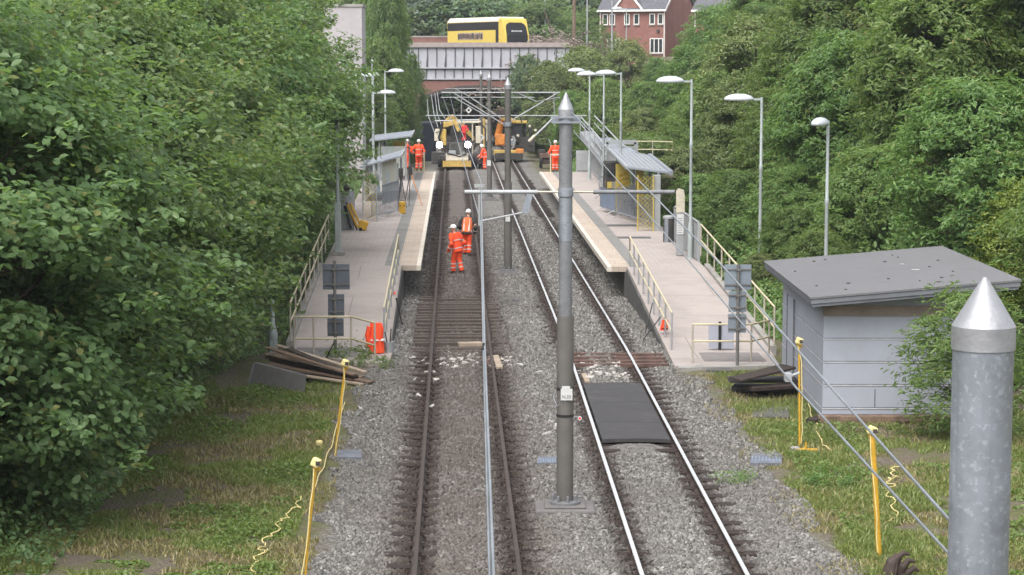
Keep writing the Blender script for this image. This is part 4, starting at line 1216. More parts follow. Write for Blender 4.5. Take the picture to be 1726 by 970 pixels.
# ------------------------------------------------------------------ brick houses on the right
def house(label, px, corner_dx, eave_py, Y, yaw, Wd, Dp, gable=True, wins=True):
    c = at(px, eave_py, Y)
    t = thing('brick_house', label, 'house', (c.x, Y, 7.6), yaw)
    h = c.z - 7.6
    MB().box((-Wd / 2, Dp / 2, h / 2 - .5), (Wd, Dp, h + 1)).build('wall', M['brick_house'], t)
    rp = Dp / 2 * .75
    MB().prism([(-Wd, 0, h), (-Wd, Dp, h), (-Wd, Dp / 2, h + rp)], (Wd, 0, 0)).build('gable_wall', M['brick_house'], t)
    rf = MB()
    for sgn in (0, 1):
        y0 = -.35 if sgn == 0 else Dp + .35
        z0 = h - .25
        rf.prism([(-Wd - .15, y0, z0), (-Wd - .15, Dp / 2, h + rp + .1), (-Wd - .15, Dp / 2, h + rp + .22), (-Wd - .15, y0, z0 + .12)], (Wd + .3, 0, 0))
    ro = rf.build('roof', M['tile'], t)
    MB().box((-Wd / 2, -.40, h - .24), (Wd + .4, .12, .2)).build('gutter', M['upvc'], ro)
    MB().bar((.17, -.35, h - .16), (.17, Dp / 2, h + rp + .12), .04, .24).build('bargeboard', M['upvc'], ro)
    for x in (-.12, -Wd + .12): MB().tube([(x, -.06, h - .3), (x, -.06, -.5)], .06, 8).build('drainpipe', M['upvc'], t)
    if gable:
        gx, gw, gh = -Wd * .56, 2.9, 1.75
        MB().prism([(gx - gw / 2, -.12, h - .6), (gx + gw / 2, -.12, h - .6), (gx + gw / 2, -.12, h + .1), (gx, -.12, h + gh), (gx - gw / 2, -.12, h + .1)], (0, .8, 0)).build('front_gable', M['brick_house'], t)
        for s in (-1, 1):
            MB().bar((gx + s * (gw / 2 + .3), -.2, h - .22), (gx, -.2, h + gh + .12), .18, .2, up=(0, 1, 0)).build('gable_board', M['upvc'], t)
            MB().prism([(gx + s * (gw / 2 + .3), -.1, h - .1), (gx, -.1, h + gh + .2), (gx, Dp / 2 - .3, h + gh + .2), (gx + s * (gw / 2 + .3), .4, h - .1)], (0, 0, .08)).build('gable_roof', M['tile'], ro)
    def win(x, z, wd, hh):
        f = MB()
        for q in (-1, 1): f.box((x + q * (wd / 2 - .04), -.03, z), (.09, .1, hh))
        for q in (-1, 1): f.box((x, -.03, z + q * (hh / 2 - .04)), (wd - .18, .1, .09))
        fo = f.build('window', M['upvc'], t)
        MB().box((x, -.01, z), (wd - .16, .06, hh - .16)).build('pane', M['glass'], fo)
        if wd > 1: MB().box((x - wd * .17, -.045, z), (.09, .09, hh - .16)).box((x + wd * .17, -.045, z), (.09, .09, hh - .16)).build('mullion', M['upvc'], fo)
        MB().box((x, -.06, z - hh / 2 - .06), (wd + .15, .16, .08)).build('sill', M['stone_cap'], fo)
    if wins:
        for x in (-.55, -1.5, -3.3, -4.4, -6.1, -6.9): win(x, h - 1.15, .62, 1.15)
        win(-1.0, h - 4.0, 1.5, 1.6); win(-5.9, h - 4.0, 1.5, 1.6)
        MB().box((-.8, -.1, h - 2.4), (.3, .2, .25)).build('alarm_box', M['machine_dark'], t)
    return t
house('red brick house with white windows and a small front gable behind the bushes', 1122, 0, 14, 224, R(-24), 7.6, 9.4)
house('second red brick house, mostly hidden behind the right trees', 1240, 0, 14, 216, R(-24), 4.5, 9.0, gable=False, wins=False)

# ------------------------------------------------------------------ platform shelters
def mesh_panel(mb, a, b, z0, z1, step=.14, wd=.018):     # diagonal lattice between two uprights
    a, b = Vector(a), Vector(b)
    L = (b - a).length
    d = (b - a).normalized()
    H = z1 - z0
    k = -H
    while k < L:
        for s in (0, 1):
            t0, t1 = max(0, k), min(L, k + H)
            if t1 - t0 > .05:
                p0, p1 = a + d * t0, a + d * t1
                q0, q1 = z0 + (t0 - k), z0 + (t1 - k)
                if s: q0, q1 = z1 - (t0 - k), z1 - (t1 - k)
                mb.bar(up(p0, q0), up(p1, q1), wd, .012)
        k += step
# right platform
e79 = plat_pt(1, 79, 0)
ux = e79.x
t = thing('platform_shelter', 'glazed shelter with a ribbed grey roof and yellow panels on the right platform', 'shelter', plat_pt(1, 80, 2.2))
c = [at(1058, 284, 79.5), at(1129, 294, 79.5), at(1093, 266, 95), at(1027, 254, 97)]
zlo = 3.40
A, B_, D_, E_ = up(c[0], 3.48), up(c[1], 3.28), up(c[2], 3.28), up(c[3], 3.48)
ro = MB().slab([A, B_, D_, E_], .06).build('roof', M['galv'], t, w=True)
m = MB()
for k in range(9):
    f = k / 8
    m.bar(A.lerp(B_, f) + Vector((0, 0, .012)), E_.lerp(D_, f) + Vector((0, 0, .012)), .05, .03)
m.build('roof_rib', M['white_steel'], ro, w=True)
MB().bar(A + Vector((-.02, 0, -.03)), E_ + Vector((-.02, 0, -.03)), .09, .14).build('roof_edge', M['white_steel'], ro, w=True)
MB().bar(B_ + Vector((.05, 0, -.02)), D_ + Vector((.05, 0, -.02)), .14, .16).build('gutter', M['galv'], ro, w=True)
bk = lambda Y, s: plat_pt(1, Y, s)
m = MB()
for Y in (79.3, 83, 87, 91, 95):
    p = bk(Y, 2.85)
    m.tube([p, up(p, 3.3)], .05, 8)
m.build('column', M['galv'], t, w=True)
MB().slab([up(bk(79.0, 2.62), 3.2), up(bk(79.0, 2.9), 3.2), up(bk(79.4, 2.9), 3.2), up(bk(79.4, 2.62), 3.2)], 2.13).build('end_pier', M['grey_panel'], t, w=True, bevel=.01)
m = MB()
mesh_panel(m, bk(78.95, 2.05), bk(78.95, 2.62), PZ + .05, 3.15, .17, .03)
m.build('yellow_lattice', M['yellow_sign'], t, w=True)
m = MB()
for s in (2.03, 2.63): m.tube([bk(78.95, s), up(bk(78.95, s), 3.2)], .025, 6)
m.build('lattice_frame', M['yellow_sign'], t, w=True)
for k, (Y, s0, s1) in enumerate(((90.0, 2.0, 2.62), (85.5, 2.5, 2.8))):
    m = MB().slab([up(bk(Y, s0), 3.1), up(bk(Y, s1), 3.1), up(bk(Y + .08, s1), 3.1), up(bk(Y + .08, s0), 3.1)], 1.95)
    pn = m.build('yellow_panel', M['yellow_sign'], t, w=True)
    m = MB()
    for q in range(6):
        z = 1.5 + q * .22
        m.bar(up(bk(Y - .02, s0 + .1), z), up(bk(Y - .02, s1 - .1), z + .15), .02, .05)
    m.build('pattern', M['yellow'], pn, w=True)
g = NT('shelter_glass')
p_ = g.bsdf((.55, .60, .60), .06); p_.inputs['Alpha'].default_value = .28
glass_clear = g.done(p_.outputs[0])
MB().slab([up(bk(79.5, 2.83), 3.1), up(bk(95, 2.83), 3.1), up(bk(95, 2.86), 3.1), up(bk(79.5, 2.86), 3.1)], 1.8).build('glazing', glass_clear, t, w=True)
m = MB()
for s0, s1, Y in ((2.3, 2.8, 86), (2.3, 2.8, 90)):
    m.box(up(bk(Y, 2.5), PZ + .46), (.4, 2.2, .06)); m.box(up(bk(Y, 2.5), PZ + .2), (.08, .1, .42))
m.build('bench', M['machine_dark'], t, w=True)
# dark ticket machines
for k, Y in enumerate((96.5, 98)):
    q = thing('ticket_machine', 'dark ticket machine behind the right shelter, %s of two' % ('nearer', 'farther')[k], 'ticket machine', bk(Y, 2.3), group='ticket machines')
    MB().box((0, 0, .9), (.6, .45, 1.8)).build('cabinet', M['machine_dark'], q, bevel=.03)
    MB().box((-.05, -.235, 1.3), (.4, .02, .35)).build('screen', M['glass'], q)
    MB().box((0, -.235, .75), (.45, .02, .3)).build('yellow_front', M['yellow_sign'], q)
# grey slatted enclosure, stair and its rails at the far end
t = thing('slatted_enclosure', 'tall grey slatted enclosure at the far end of the right shelter', 'enclosure', bk(104, 1.6))
m = MB()
pa, pb = gp(997, 291, PZ), gp(1036, 326, PZ)
n = 16
for i in range(n + 1):
    p = pa.lerp(pb, i / n)
    m.box(up(p, PZ + .95), (.1, .35, 1.9))
m.build('slats', M['grey_panel'], t, w=True)
MB().bar(up(pa, PZ + 1.92), up(pb, PZ + 1.92), .1, .1).bar(up(pa, PZ + .1), up(pb, PZ + .1), .1, .1).build('frame_rail', M['white_steel'], t, w=True)
MB().slab([up(pa, PZ + 2.0), up(pb, PZ + 2.0), up(pb + Vector((1.1, 0, 0)), PZ + 2.05), up(pa + Vector((1.1, 0, 0)), PZ + 2.05)], .08).build('top_cover', M['galv'], t, w=True)
t = thing('cabinet', 'low pale grey cabinet against the end railing of the right platform', 'cabinet', gp(983, 290, PZ))
MB().box((0, 0, .62), (.85, .5, 1.25)).build('body', M['grey_panel'], t, bevel=.02)
MB().box((0, -.27, .62), (.70, .03, 1.05)).build('door', M['white_steel'], t, bevel=.01)
t = thing('grey_portal', 'square grey steel frame standing behind the right shelter roof', 'frame', at(1045, 262, 108))
z0 = 2.0
m = MB()
fa, fb = at(1022, 240, 108), at(1072, 240, 108)
for p in (fa, fb): m.bar(up(p, .5), up(p, fa.z), .22, .25)
m.bar(fa, fb, .25, .22)
m.bar(at(1022, 249, 107.6), at(1068, 249, 107.6), .12, .12)
m.build('frame', M['grey_panel'], t, w=True)
MB().slab([at(1025, 252, 108.2), at(1066, 252, 108.2), at(1066, 252, 108.4), at(1025, 252, 108.4)], .35).build('dark_sign', M['machine_dark'], t, w=True)
t = thing('stairway', 'grey stairway with pale handrails climbing from the right platform', 'stairs', at(1000, 240, 112))
sA, sB = at(1022, 247, 106), at(978, 196, 128)
for o, nm in ((Vector((0, 0, 0)), 'handrail'), (Vector((.9, .4, 0)), 'handrail')):
    MB().tube([sA + o, sB + o], .04, 8).tube([sA + o - Vector((0, 0, .45)), sB + o - Vector((0, 0, .45))], .03, 8).build(nm, M['white_steel'], t, w=True)
MB().prism([sA + Vector((0, 0, -.95)), sB + Vector((0, 0, -.95)), sB + Vector((0, 0, -1.3)), sA + Vector((0, 0, -1.3))], (.9, .4, 0)).build('stringer', M['grey_panel'], t, w=True)
for i in range(6):
    p = sA.lerp(sB, i / 5)
    MB().tube([p, p - Vector((0, 0, 1.2))], .03, 6).build('baluster', M['white_steel'], t, w=True)
pr = [at(1072, 256, 112), at(1100, 256, 112), at(1134, 257, 112)]
railing('railing', 'cream two-rail railing on the bank behind the right shelter', [p - Vector((0, 0, .2)) for p in pr], .75, M['cream'], M['cream_post'], None, (1.0, .42), .03, .03)
t = thing('brick_box', 'small buff block wall behind the right shelter', 'wall', at(1128, 300, 96))
pz = at(1128, 275, 96).z - t.location.z
MB().box((0, 0, pz / 2 - .6), (.95, .8, pz + 1.2)).build('block', M['soffit'], t)
MB().box((0, 0, pz + .02), (1.05, .9, .08)).build('coping', M['machine_cream'], t)
# grey panel fence, bin, totem at the near end
fp = [bk(Y, 2.95) for Y in (66.6, 68.1, 69.6, 71.1, 72.6, 74.1)]
t = thing('panel_fence', 'grey vertical panel fence along the back of the right platform', 'fence', fp[0])
for a, b_ in zip(fp[:-1], fp[1:]):
    m = MB()
    n = 6
    for i in range(n):
        p = a.lerp(b_, (i + .5) / n)
        m.box(up(p, PZ + .62), (.06, .18, 1.15))
    m.build('fence_panel', M['grey_panel'], t, w=True)
for p in fp: MB().box(up(p, PZ + .62), (.09, .09, 1.25)).build('post', M['white_steel'], t, w=True)
MB().tube([up(p, PZ + 1.27) for p in fp], .035, 8).build('top_rail', M['white_steel'], t, w=True)
lb = gp(1127, 408, PZ)
t = thing('litter_bin', 'dark and silver litter bin beside the totem sign on the right platform', 'bin', lb)
MB().lathe([(.20, 0), (.20, .80), (.17, .86)], n=18).build('bin_body', M['machine_dark'], t, smooth=True)
MB().lathe([(.215, .84), (.215, .92), (.1, .95)], n=18).build('lid', M['white_steel'], t, smooth=True)
MB().box((-.1, -.2, .42), (.13, .05, .82)).build('silver_panel', M['galv'], t)
tb = gp(1146, 432, PZ)
t = thing('totem_sign', 'tall totem sign with rounded yellow top and a notice panel on the right platform', 'sign', tb)
tz = at(1146, 320, tb.y).z - PZ
MB().box((0, 0, tz * .5), (.26, .12, tz * .98)).build('pillar', M['grey_panel'], t, bevel=.02)
MB().prism([(-.14, -.075, tz * .66), (.14, -.075, tz * .66), (.14, -.075, tz * .92), (.09, -.075, tz), (-.06, -.075, tz + .04), (-.14, -.075, tz * .98)], (0, .15, 0)).build('yellow_top', M['machine_cream'], t)
MB().box((0, -.07, tz * .48), (.22, .02, tz * .3)).build('notice', M['plastic_white'], t)
m = MB()
for k in range(7): m.box((-.01, -.082, tz * (.36 + k * .035)), (.15, .004, .02))
m.build('notice_print', M['sign_back_light'], t)

# left platform shelters
def shelter_left(label, Y0s, Y1s, xr, yr, xl, yl, zt_):
    q = plat_pt(-1, (Y0s + Y1s) / 2, 2.4)
    t = thing('platform_shelter', label, 'shelter', q, group='shelters on the left platform')
    R_, L_ = at(xr, yr, Y0s), at(xl, yl, Y0s)
    dz = Vector((-.0285 * (Y1s - Y0s), Y1s - Y0s, 0))
    MB().slab([L_, R_, R_ + dz, L_ + dz], .07).build('roof', M['galv'], t, w=True)
    MB().bar(R_ + Vector((.03, 0, -.03)), R_ + dz + Vector((.03, 0, -.03)), .08, .12).build('roof_edge', M['grey_panel'], t, w=True)
    for Y in (Y0s + .3, Y1s - .3):
        for s in (1.45, 2.9):
            p = plat_pt(-1, Y, s)
            MB().tube([p, up(p, lerp(R_.z, L_.z, .5) - .1)], .045, 8).build('column', M['white_steel'], t, w=True)
    a, b_ = plat_pt(-1, Y0s + .2, 1.5), plat_pt(-1, Y0s + .2, 2.8)
    MB().slab([up(a, 2.95), up(b_, 2.95), up(b_ + Vector((0, .05, 0)), 2.95), up(a + Vector((0, .05, 0)), 2.95)], 1.6).build('glazing', glass_clear, t, w=True)
    a, b_ = plat_pt(-1, Y1s - .2, 1.7), plat_pt(-1, Y1s - .2, 2.4)
    MB().slab([up(a, 2.9), up(b_, 2.9), up(b_ + Vector((0, .05, 0)), 2.9), up(a + Vector((0, .05, 0)), 2.9)], 1.5).build('yellow_panel', M['yellow_sign'], t, w=True)
    m = MB()
    a, b_ = plat_pt(-1, Y0s + .3, 3.0), plat_pt(-1, Y1s - .3, 3.0)
    MB().slab([up(a, 2.9), up(b_, 2.9), up(b_ + Vector((.05, 0, 0)), 2.9), up(a + Vector((.05, 0, 0)), 2.9)], 1.7).build('back_panel', M['grey_panel'], t, w=True)
    return t
shelter_left('nearer of two left platform shelters with a tilted pale metal roof', 96, 103, 675, 263, 606, 282, 3.4)
shelter_left('farther of two left platform shelters, beside the men in orange', 113, 122, 692, 229, 622, 237, 3.4)

# ------------------------------------------------------------------ crowd barriers
def barrier(label, p, q, group, board=None):
    p, q = Vector(p), Vector(q)
    t = thing('crowd_barrier', label, 'barrier', (p + q) / 2, group=group)
    h = 1.05
    m = MB()
    m.tube([p + Vector((0, 0, .18)), p + Vector((0, 0, h)), q + Vector((0, 0, h)), q + Vector((0, 0, .18)), p + Vector((0, 0, .18))], .025, 8)
    m.build('frame', M['galv'], t, w=True)
    m = MB()
    n = max(5, int((q - p).length / .13))
    for i in range(1, n):
        a = p.lerp(q, i / n)
        m.tube([a + Vector((0, 0, .18)), a + Vector((0, 0, h))], .012, 6)
    m.build('bars', M['galv'], t, w=True)
    d = (q - p).normalized()
    s = Vector((-d.y, d.x, 0))
    for f in (.12, .88):
        a = p.lerp(q, f)
        MB().tube([a + s * .38 + Vector((0, 0, .02)), a + Vector((0, 0, .2)), a - s * .38 + Vector((0, 0, .02))], .022, 6).build('foot', M['white_steel'], t, w=True)
    if board:
        MB().bar(p.lerp(q, .06) + Vector((0, 0, .62)), p.lerp(q, .94) + Vector((0, 0, .62)), .02, .75).build('board', M[board], t, w=True)
G = 'barriers on the left platform'
barrier('nearest crowd barrier on the left platform, beside the yellow tool case', gp(627, 371, PZ), gp(671, 363, PZ), G)
barrier('second crowd barrier on the left platform, behind the nearest one', gp(645, 352, PZ), gp(672, 343, PZ), G)
barrier('third crowd barrier on the left platform, near the blue bag', gp(652, 327, PZ), gp(668, 320, PZ), G)
G = 'barriers by the right shelter'
barrier('crowd barrier carrying a blue-grey board at the front of the right shelter', gp(1012, 356, PZ), gp(1037, 365, PZ), G, 'blue_grey')
barrier('leaning crowd barrier with a long pale foot rail in front of the yellow lattice', gp(1041, 366, PZ), gp(1100, 383, PZ), G)
for k in range(3):
    f = k * .33
    barrier('stacked crowd barrier by the blue bags, %s of three' % ('nearest', 'middle', 'farthest')[k], gp(1040 - 4 * k, 357 - 5 * k, PZ), gp(1086 - 4 * k, 367 - 6 * k, PZ), G)
barrier('crowd barrier with a red notice beyond the blue-grey board', gp(1010, 336, PZ), gp(1034, 334, PZ), G)
rn = thing('notice', 'small dark red notice hanging on the far barrier of the right platform', 'notice', at(1028, 312, gp(1030, 335, PZ).y - .06))
MB().box((0, 0, 0), (.16, .02, .24)).build('notice_face', M['red_cloth'], rn)
MB().box((0, -.012, .03), (.1, .004, .05)).build('notice_print', M['plastic_white'], rn)

def sack(name, label, cat, p, mat, w_, d_, h_, group=None, strap=None):
    p = Vector(p)
    t = thing(name, label, cat, p, group=group)
    MB().lathe([(.42, 0), (.5, .1), (.48, .55), (.44, .9), (.25, 1.0), (.05, .97)], n=12).build('bag', mat, t, smooth=True)
    o = t.children[0]
    o.data.vertices.foreach_get
    rd = random.Random(hash(label) % 1000)
    for v in o.data.vertices:
        v.co = (v.co.x * w_ * (1 + rd.uniform(-.1, .1)), v.co.y * d_, v.co.z * h_)
    if strap:
        MB().lathe([(.51, .48), (.51, .56)], n=12).build('band', M[strap], t)
        s = t.children[-1]
        for v in s.data.vertices: v.co = (v.co.x * w_ * 1.04, v.co.y * d_ * 1.08, v.co.z * h_)
    return t
sack('blue_bag', 'blue bag standing in front of the right shelter seats', 'bag', gp(1070, 357, PZ), M['blue_grey'], .5, .35, .75, None)
sack('blue_bag', 'bright blue bag hanging by the left platform barrier under the leaves', 'bag', gp(635, 326, PZ), M['blue'], .34, .2, .95, None)

# ------------------------------------------------------------------ survey tripods, cases and tools on the left platform
def tripod(label, px, base_py, h, group, legs):
    c = gp(px, base_py, PZ)
    t = thing('survey_tripod', label, 'tripod', c, group=group)
    for dx, dy in legs:
        MB().tube([(dx * .1, dy * .1, h - .05), (dx * .55, dy * .55, h * .45)], .022, 6).tube([(dx * .5, dy * .5, h * .5), (dx, dy, 0)], .014, 6).build('leg', M['machine_orange'] if dx > 0.3 else M['machine_dark'], t)
    MB().lathe([(.1, h - .06), (.1, h), (.05, h + .02)], n=12).build('tripod_head', M['machine_dark'], t)
    MB().box((0, 0, h + .18), (.2, .16, .32)).tube([(0, -.12, h + .2), (0, .12, h + .2)], .05, 10).build('instrument', M['machine_dark'], t, bevel=.02)
    MB().box((.11, -.0, h + .18), (.02, .12, .2)).build('instrument_side', M['plastic_white'], t)
tripod('black and red survey tripod with long splayed legs on the left platform edge', 692, 347, 1.45, 'survey tripods', [(-.3, .3), (.55, -.4), (-.05, -.45)])
tripod('second survey tripod, behind the yellow case on the left platform', 676, 350, 1.4, 'survey tripods', [(-.15, .2), (.25, -.1), (-.1, -.2)])
c = gp(678, 361, PZ)
t = thing('tool_case', 'upright yellow tool case beside the tripods', 'case', c)
MB().box((0, 0, .27), (.28, .2, .52)).build('case_body', M['yellow'], t, bevel=.03)
MB().tube([(-.08, 0, .53), (-.06, 0, .58), (.06, 0, .58), (.08, 0, .53)], .014).build('handle', M['black'], t)
for q in (-.08, .08): MB().box((q, -.105, .36), (.04, .02, .06)).build('latch', M['black'], t)
c = gp(604, 389, PZ)
t = thing('tool_trolley', 'yellow rail tool leaning on the fence with a yellow motor case at its foot', 'tool', c)
MB().bar((-.42, .1, 1.0), (-.02, 0, .12), .10, .07).bar((-.30, .1, 1.05), (.10, 0, .15), .10, .07).build('yellow_frame', M['yellow'], t, bevel=.01)
MB().tube([(-.46, .1, 1.08), (-.05, .02, .02)], .03).tube([(-.52, .05, .95), (-.28, 0, .08)], .05).build('black_hose', M['black'], t)
MB().box((.20, -.12, .22), (.34, .26, .36), M=Matrix.Rotation(.35, 3, 'Y')).build('motor_case', M['yellow'], t, bevel=.05)
MB().tube([(.1, -.25, .07), (.1, .02, .07)], .07, 12).build('wheel', M['black'], t)
# grey cabinet and pale column half hidden in the leaves
c = gp(570, 430, PZ)
t = thing('lamp_column', 'pale square lamp column at the back of the left platform, its head lost in leaves', 'column', c)
MB().box((0, 0, .06), (.42, .42, .12)).build('foot', M['concrete'], t, bevel=.02)
MB().box((0, 0, .9), (.2, .2, 1.7)).build('door_section', M['lamp_paint'], t, bevel=.02)
MB().tube([(0, 0, 1.7), (0, 0, 5.6)], .06, 10).build('pole', M['lamp_paint'], t)
c = gp(585, 388, PZ)
t = thing('cabinet', 'grey upright cabinet with a dark camera head behind the yellow tool', 'cabinet', c)
MB().box((0, .2, .75), (.55, .4, 1.5)).build('body', M['grey_panel'], t, bevel=.02)
MB().box((.12, -.02, .75), (.2, .03, 1.4)).build('door', M['shed'], t)
MB().ball((.0, .0, 1.62), .14).build('camera_head', M['machine_dark'], t)
c = gp(612, 374, PZ)
t = thing('lattice_panel', 'yellow lattice panel standing in the leaves of the left platform', 'panel', c)
m = MB()
mesh_panel(m, c, c + Vector((.55, 0, 0)), PZ + .1, PZ + 2.0, .17, .03)
m.build('lattice', M['yellow_sign'], t, w=True)
MB().tube([(0, 0, 0), (0, 0, 2.05)], .03).tube([(.55, 0, 0), (.55, 0, 2.05)], .03).build('frame', M['grey_panel'], t)

# ------------------------------------------------------------------ coats and bags in orange on the ramps
c = gp(634, 598, .15)
t = thing('orange_jacket', 'orange hi-vis jacket with a pale band hung over the left ramp railing', 'jacket', c)
def cloth(mb, cx, w_, ztop, zbot, depth, seed, n=10, rows=9, bulge=.06):
    vs, fs = [], []
    r = random.Random(seed)
    for side in (0, 1):
        for i in range(rows + 1):
            z = lerp(ztop, zbot, i / rows)
            ww = w_ * (.72 + .28 * min(1, i / rows * 2.2)) * (1 + .05 * math.sin(i * 1.3))
            for k in range(n + 1):
                u = k / n * 2 - 1
                fold = .028 * math.sin(k * 1.9 + i * .25 + seed) * (i / rows)
                y = (-1 if side == 0 else 1) * (depth * math.sqrt(max(0, 1 - u * u)) * (.35 + .65 * i / rows) + .01) + fold
                vs.append((cx + u * ww / 2 + .02 * math.sin(i * .9), y, z))
    N = (rows + 1) * (n + 1)
    for side in (0, 1):
        for i in range(rows):
            for k in range(n):
                a = side * N + i * (n + 1) + k
                f = (a, a + 1, a + n + 2, a + n + 1)
                fs.append(f if side else f[::-1])
    for i in range(rows):
        for k, rev in ((0, 0), (n, 1)):
            a, b = i * (n + 1) + k, (i + 1) * (n + 1) + k
            f = (a, b, b + N, a + N)
            fs.append(f if rev else f[::-1])
    for i, rev in ((0, 0), (rows, 1)):
        for k in range(n):
            a, b = i * (n + 1) + k, i * (n + 1) + k + 1
            f = (a, b, b + N, a + N)
            fs.append(f if rev == 0 else f[::-1])
    mb.add(vs, fs)
m = MB(); cloth(m, 0, .40, .80, .05, .12, 1); m.build('jacket_body', M['orange'], t, smooth=True)
m = MB().tube([(-.16, -.06, .72), (-.21, -.09, .5), (-.17, -.1, .22)], [.06, .065, .055], 10); m.build('sleeve', M['orange'], t, smooth=True)
m = MB(); cloth(m, 0, .415, .42, .36, .115, 1, rows=2); m.build('reflective_band', M['reflect'], t)
c = gp(1120, 557, .42)
t = thing('orange_bag', 'small orange-red bag hanging on the right ramp railing', 'bag', c)
m = MB(); cloth(m, 0, .2, .28, 0, .07, 3, rows=6); m.build('bag_body', M['orange'], t, smooth=True)
MB().tube([(-.06, 0, .27), (-.03, 0, .36), (.04, 0, .36), (.07, 0, .27)], .012).build('strap', M['reflect'], t)
MB().box((0, -.07, .05), (.17, .03, .025)).build('band', M['black'], t)
c = gp(663, 505, .55)
t = thing('orange_rag', 'small scrap of orange cloth tied on the left ramp railing', 'cloth', c)
m = MB(); cloth(m, 0, .16, .2, 0, .05, 4, rows=5); m.build('rag', M['orange'], t, smooth=True)
MB().tube([(-.02, 0, .2), (.05, 0, .23)], .015).build('knot', M['orange'], t)
c = gp(656, 596, .15)
t = thing('bucket', 'small grey bucket of tools at the foot of the left ramp railing', 'bucket', c)
MB().lathe([(.11, 0), (.14, .3), (.12, .28)], n=14).build('pail', M['grey_panel'], t)
MB().tube([(.02, 0, .2), (.05, .02, .62)], .015).tube([(-.04, 0, .2), (-.1, 0, .55)], .014).build('tool_handles', M['black'], t)
t = thing('ground_pole', 'pair of thin grey poles leaning against the dark ramp wall on the right', 'pole', gp(1090, 570, .1))
for a, b_ in (((1087, 565, .05), (1100, 511, 1.0)), ((1084, 573, .05), (1114, 534, .9))):
    MB().tube([gp(*a), gp(b_[0], b_[1], b_[2])], .018, 6).build('pole', M['galv_dark'], t, w=True)
t = thing('ground_pole', 'thin dark rod leaning against the left ramp wall', 'pole', gp(672, 545, .1))
MB().tube([gp(678, 548, .05), gp(668, 505, .9)], .015, 6).build('pole', M['machine_dark'], t, w=True)
MB().ball(gp(668, 504, .92), .03).build('pole_tip', M['machine_dark'], t, w=True)
t = thing('clip_cushion', 'two pale blue-grey buffers under the end of the left platform', 'buffer', gp(690, 462, .5))
for z in (.38, .62): MB().tube([(-.2, 0, z - .2), (.16, 0, z - .2)], .09, 12).build('buffer', M['shed'], t)

# ------------------------------------------------------------------ timber piles
rd = random.Random(11)
ords = ('lowest', 'second lowest', 'third', 'fourth', 'fifth', 'sixth', 'seventh', 'eighth', 'ninth', 'tenth', 'eleventh', 'twelfth', 'thirteenth', 'fourteenth', 'fifteenth', 'topmost')
for k in range(16):
    f = k / 15
    Yq = 48.5 + rd.uniform(-.3, .35) + .4 * f
    mt = ('timber', 'timber_dark', 'timber', 'timber_pale')[k % 4]
    A = at(lerp(452, 466, f) + rd.uniform(-18, 22), lerp(640, 582, f) + rd.uniform(-3, 3), Yq)
    B2 = at(lerp(640, 618, f) + rd.uniform(-30, 4), lerp(655, 630, f) + rd.uniform(-3, 3), Yq - 1.25)
    plank(A, B2, rd.uniform(.16, .26) if mt != 'timber_pale' else .13, .045, M[mt],
          '%s %s of the left timber pile, counted from the ground up' % (ords[k], {'timber': 'brown plank', 'timber_dark': 'dark plank', 'timber_pale': 'thin pale plank'}[mt]), 'planks of the left timber pile', twist=rd.uniform(-.15, .3))
c = gp(465, 662, .02)
t = thing('crossing_panel', 'grey crossing panel lying aslant at the left end of the timber pile', 'crossing panel', c, group='lifted crossing panels')
q = [gp(421, 647, .04), gp(512, 664, .04)]
q += [at(516, 634, q[1].y + .22), at(430, 612, q[0].y + .22)]
MB().prism(q, (0.01, .07, .02)).build('slab', M['pile_panel'], t, w=True)
MB().prism([q[0], q[1], q[1] + Vector((0, -.01, -.04)), q[0] + Vector((0, -.01, -.04))], (.0, .09, 0)).build('steel_edge', M['rust'], t, w=True)
MB().bar(q[0] + Vector((-.02, -.01, 0)), q[3] + Vector((-.02, -.01, 0)), .05, .03).build('side_edge', M['galv_dark'], t, w=True)
bl = gp(455, 668, .0)
m = thing('wire_rod', 'thin dark rod leaning from the left timber pile towards the sign post', 'rod', gp(550, 606, .1))
MB().tube([gp(549, 605, .1), gp(563, 578, .6)], .018, 6).build('rod', M['machine_dark'], m, w=True)
MB().ball(gp(563, 577, .61), .025).build('rod_tip', M['machine_dark'], m, w=True)
# right pile: lifted rubber panels
specs = [((1252, 660), (1340, 664), .04, .5, .10), ((1236, 652), (1338, 656), .14, .6, .09), ((1262, 655), (1345, 650), .26, .4, .08), ((1228, 640), (1342, 640), .33, .6, .07),
         ((1240, 640), (1330, 618), .45, .55, .05)]
names = ['dark rubber panel at the bottom of the pile beside the hut', 'dark rubber panel second from the bottom beside the hut', 'narrow dark panel at the middle of the pile beside the hut',
         'dark panel second from the top of the pile beside the hut', 'tilted dark rubber panel on top of the pile beside the hut']
for k, ((ax, ay), (bx, by), z, wd, th) in enumerate(specs):
    A, B2 = gp(ax, ay, z + .02), gp(bx, by, z + (.02 if k < 4 else .22))
    c = (A + B2) / 2
    o = MB().bar(A - c, B2 - c, wd, th).build('crossing_panel', M['rubber' if k % 2 else 'timber_dark'], bevel=.006)
    o.location = c
    tag(o, names[k], 'crossing panel', 'lifted crossing panels')
plank(gp(1296, 628, .42), gp(1326, 622, .47), .25, .05, M['timber_pale'], 'pale board sticking out of the rubber panel pile beside the hut', None, 'board')

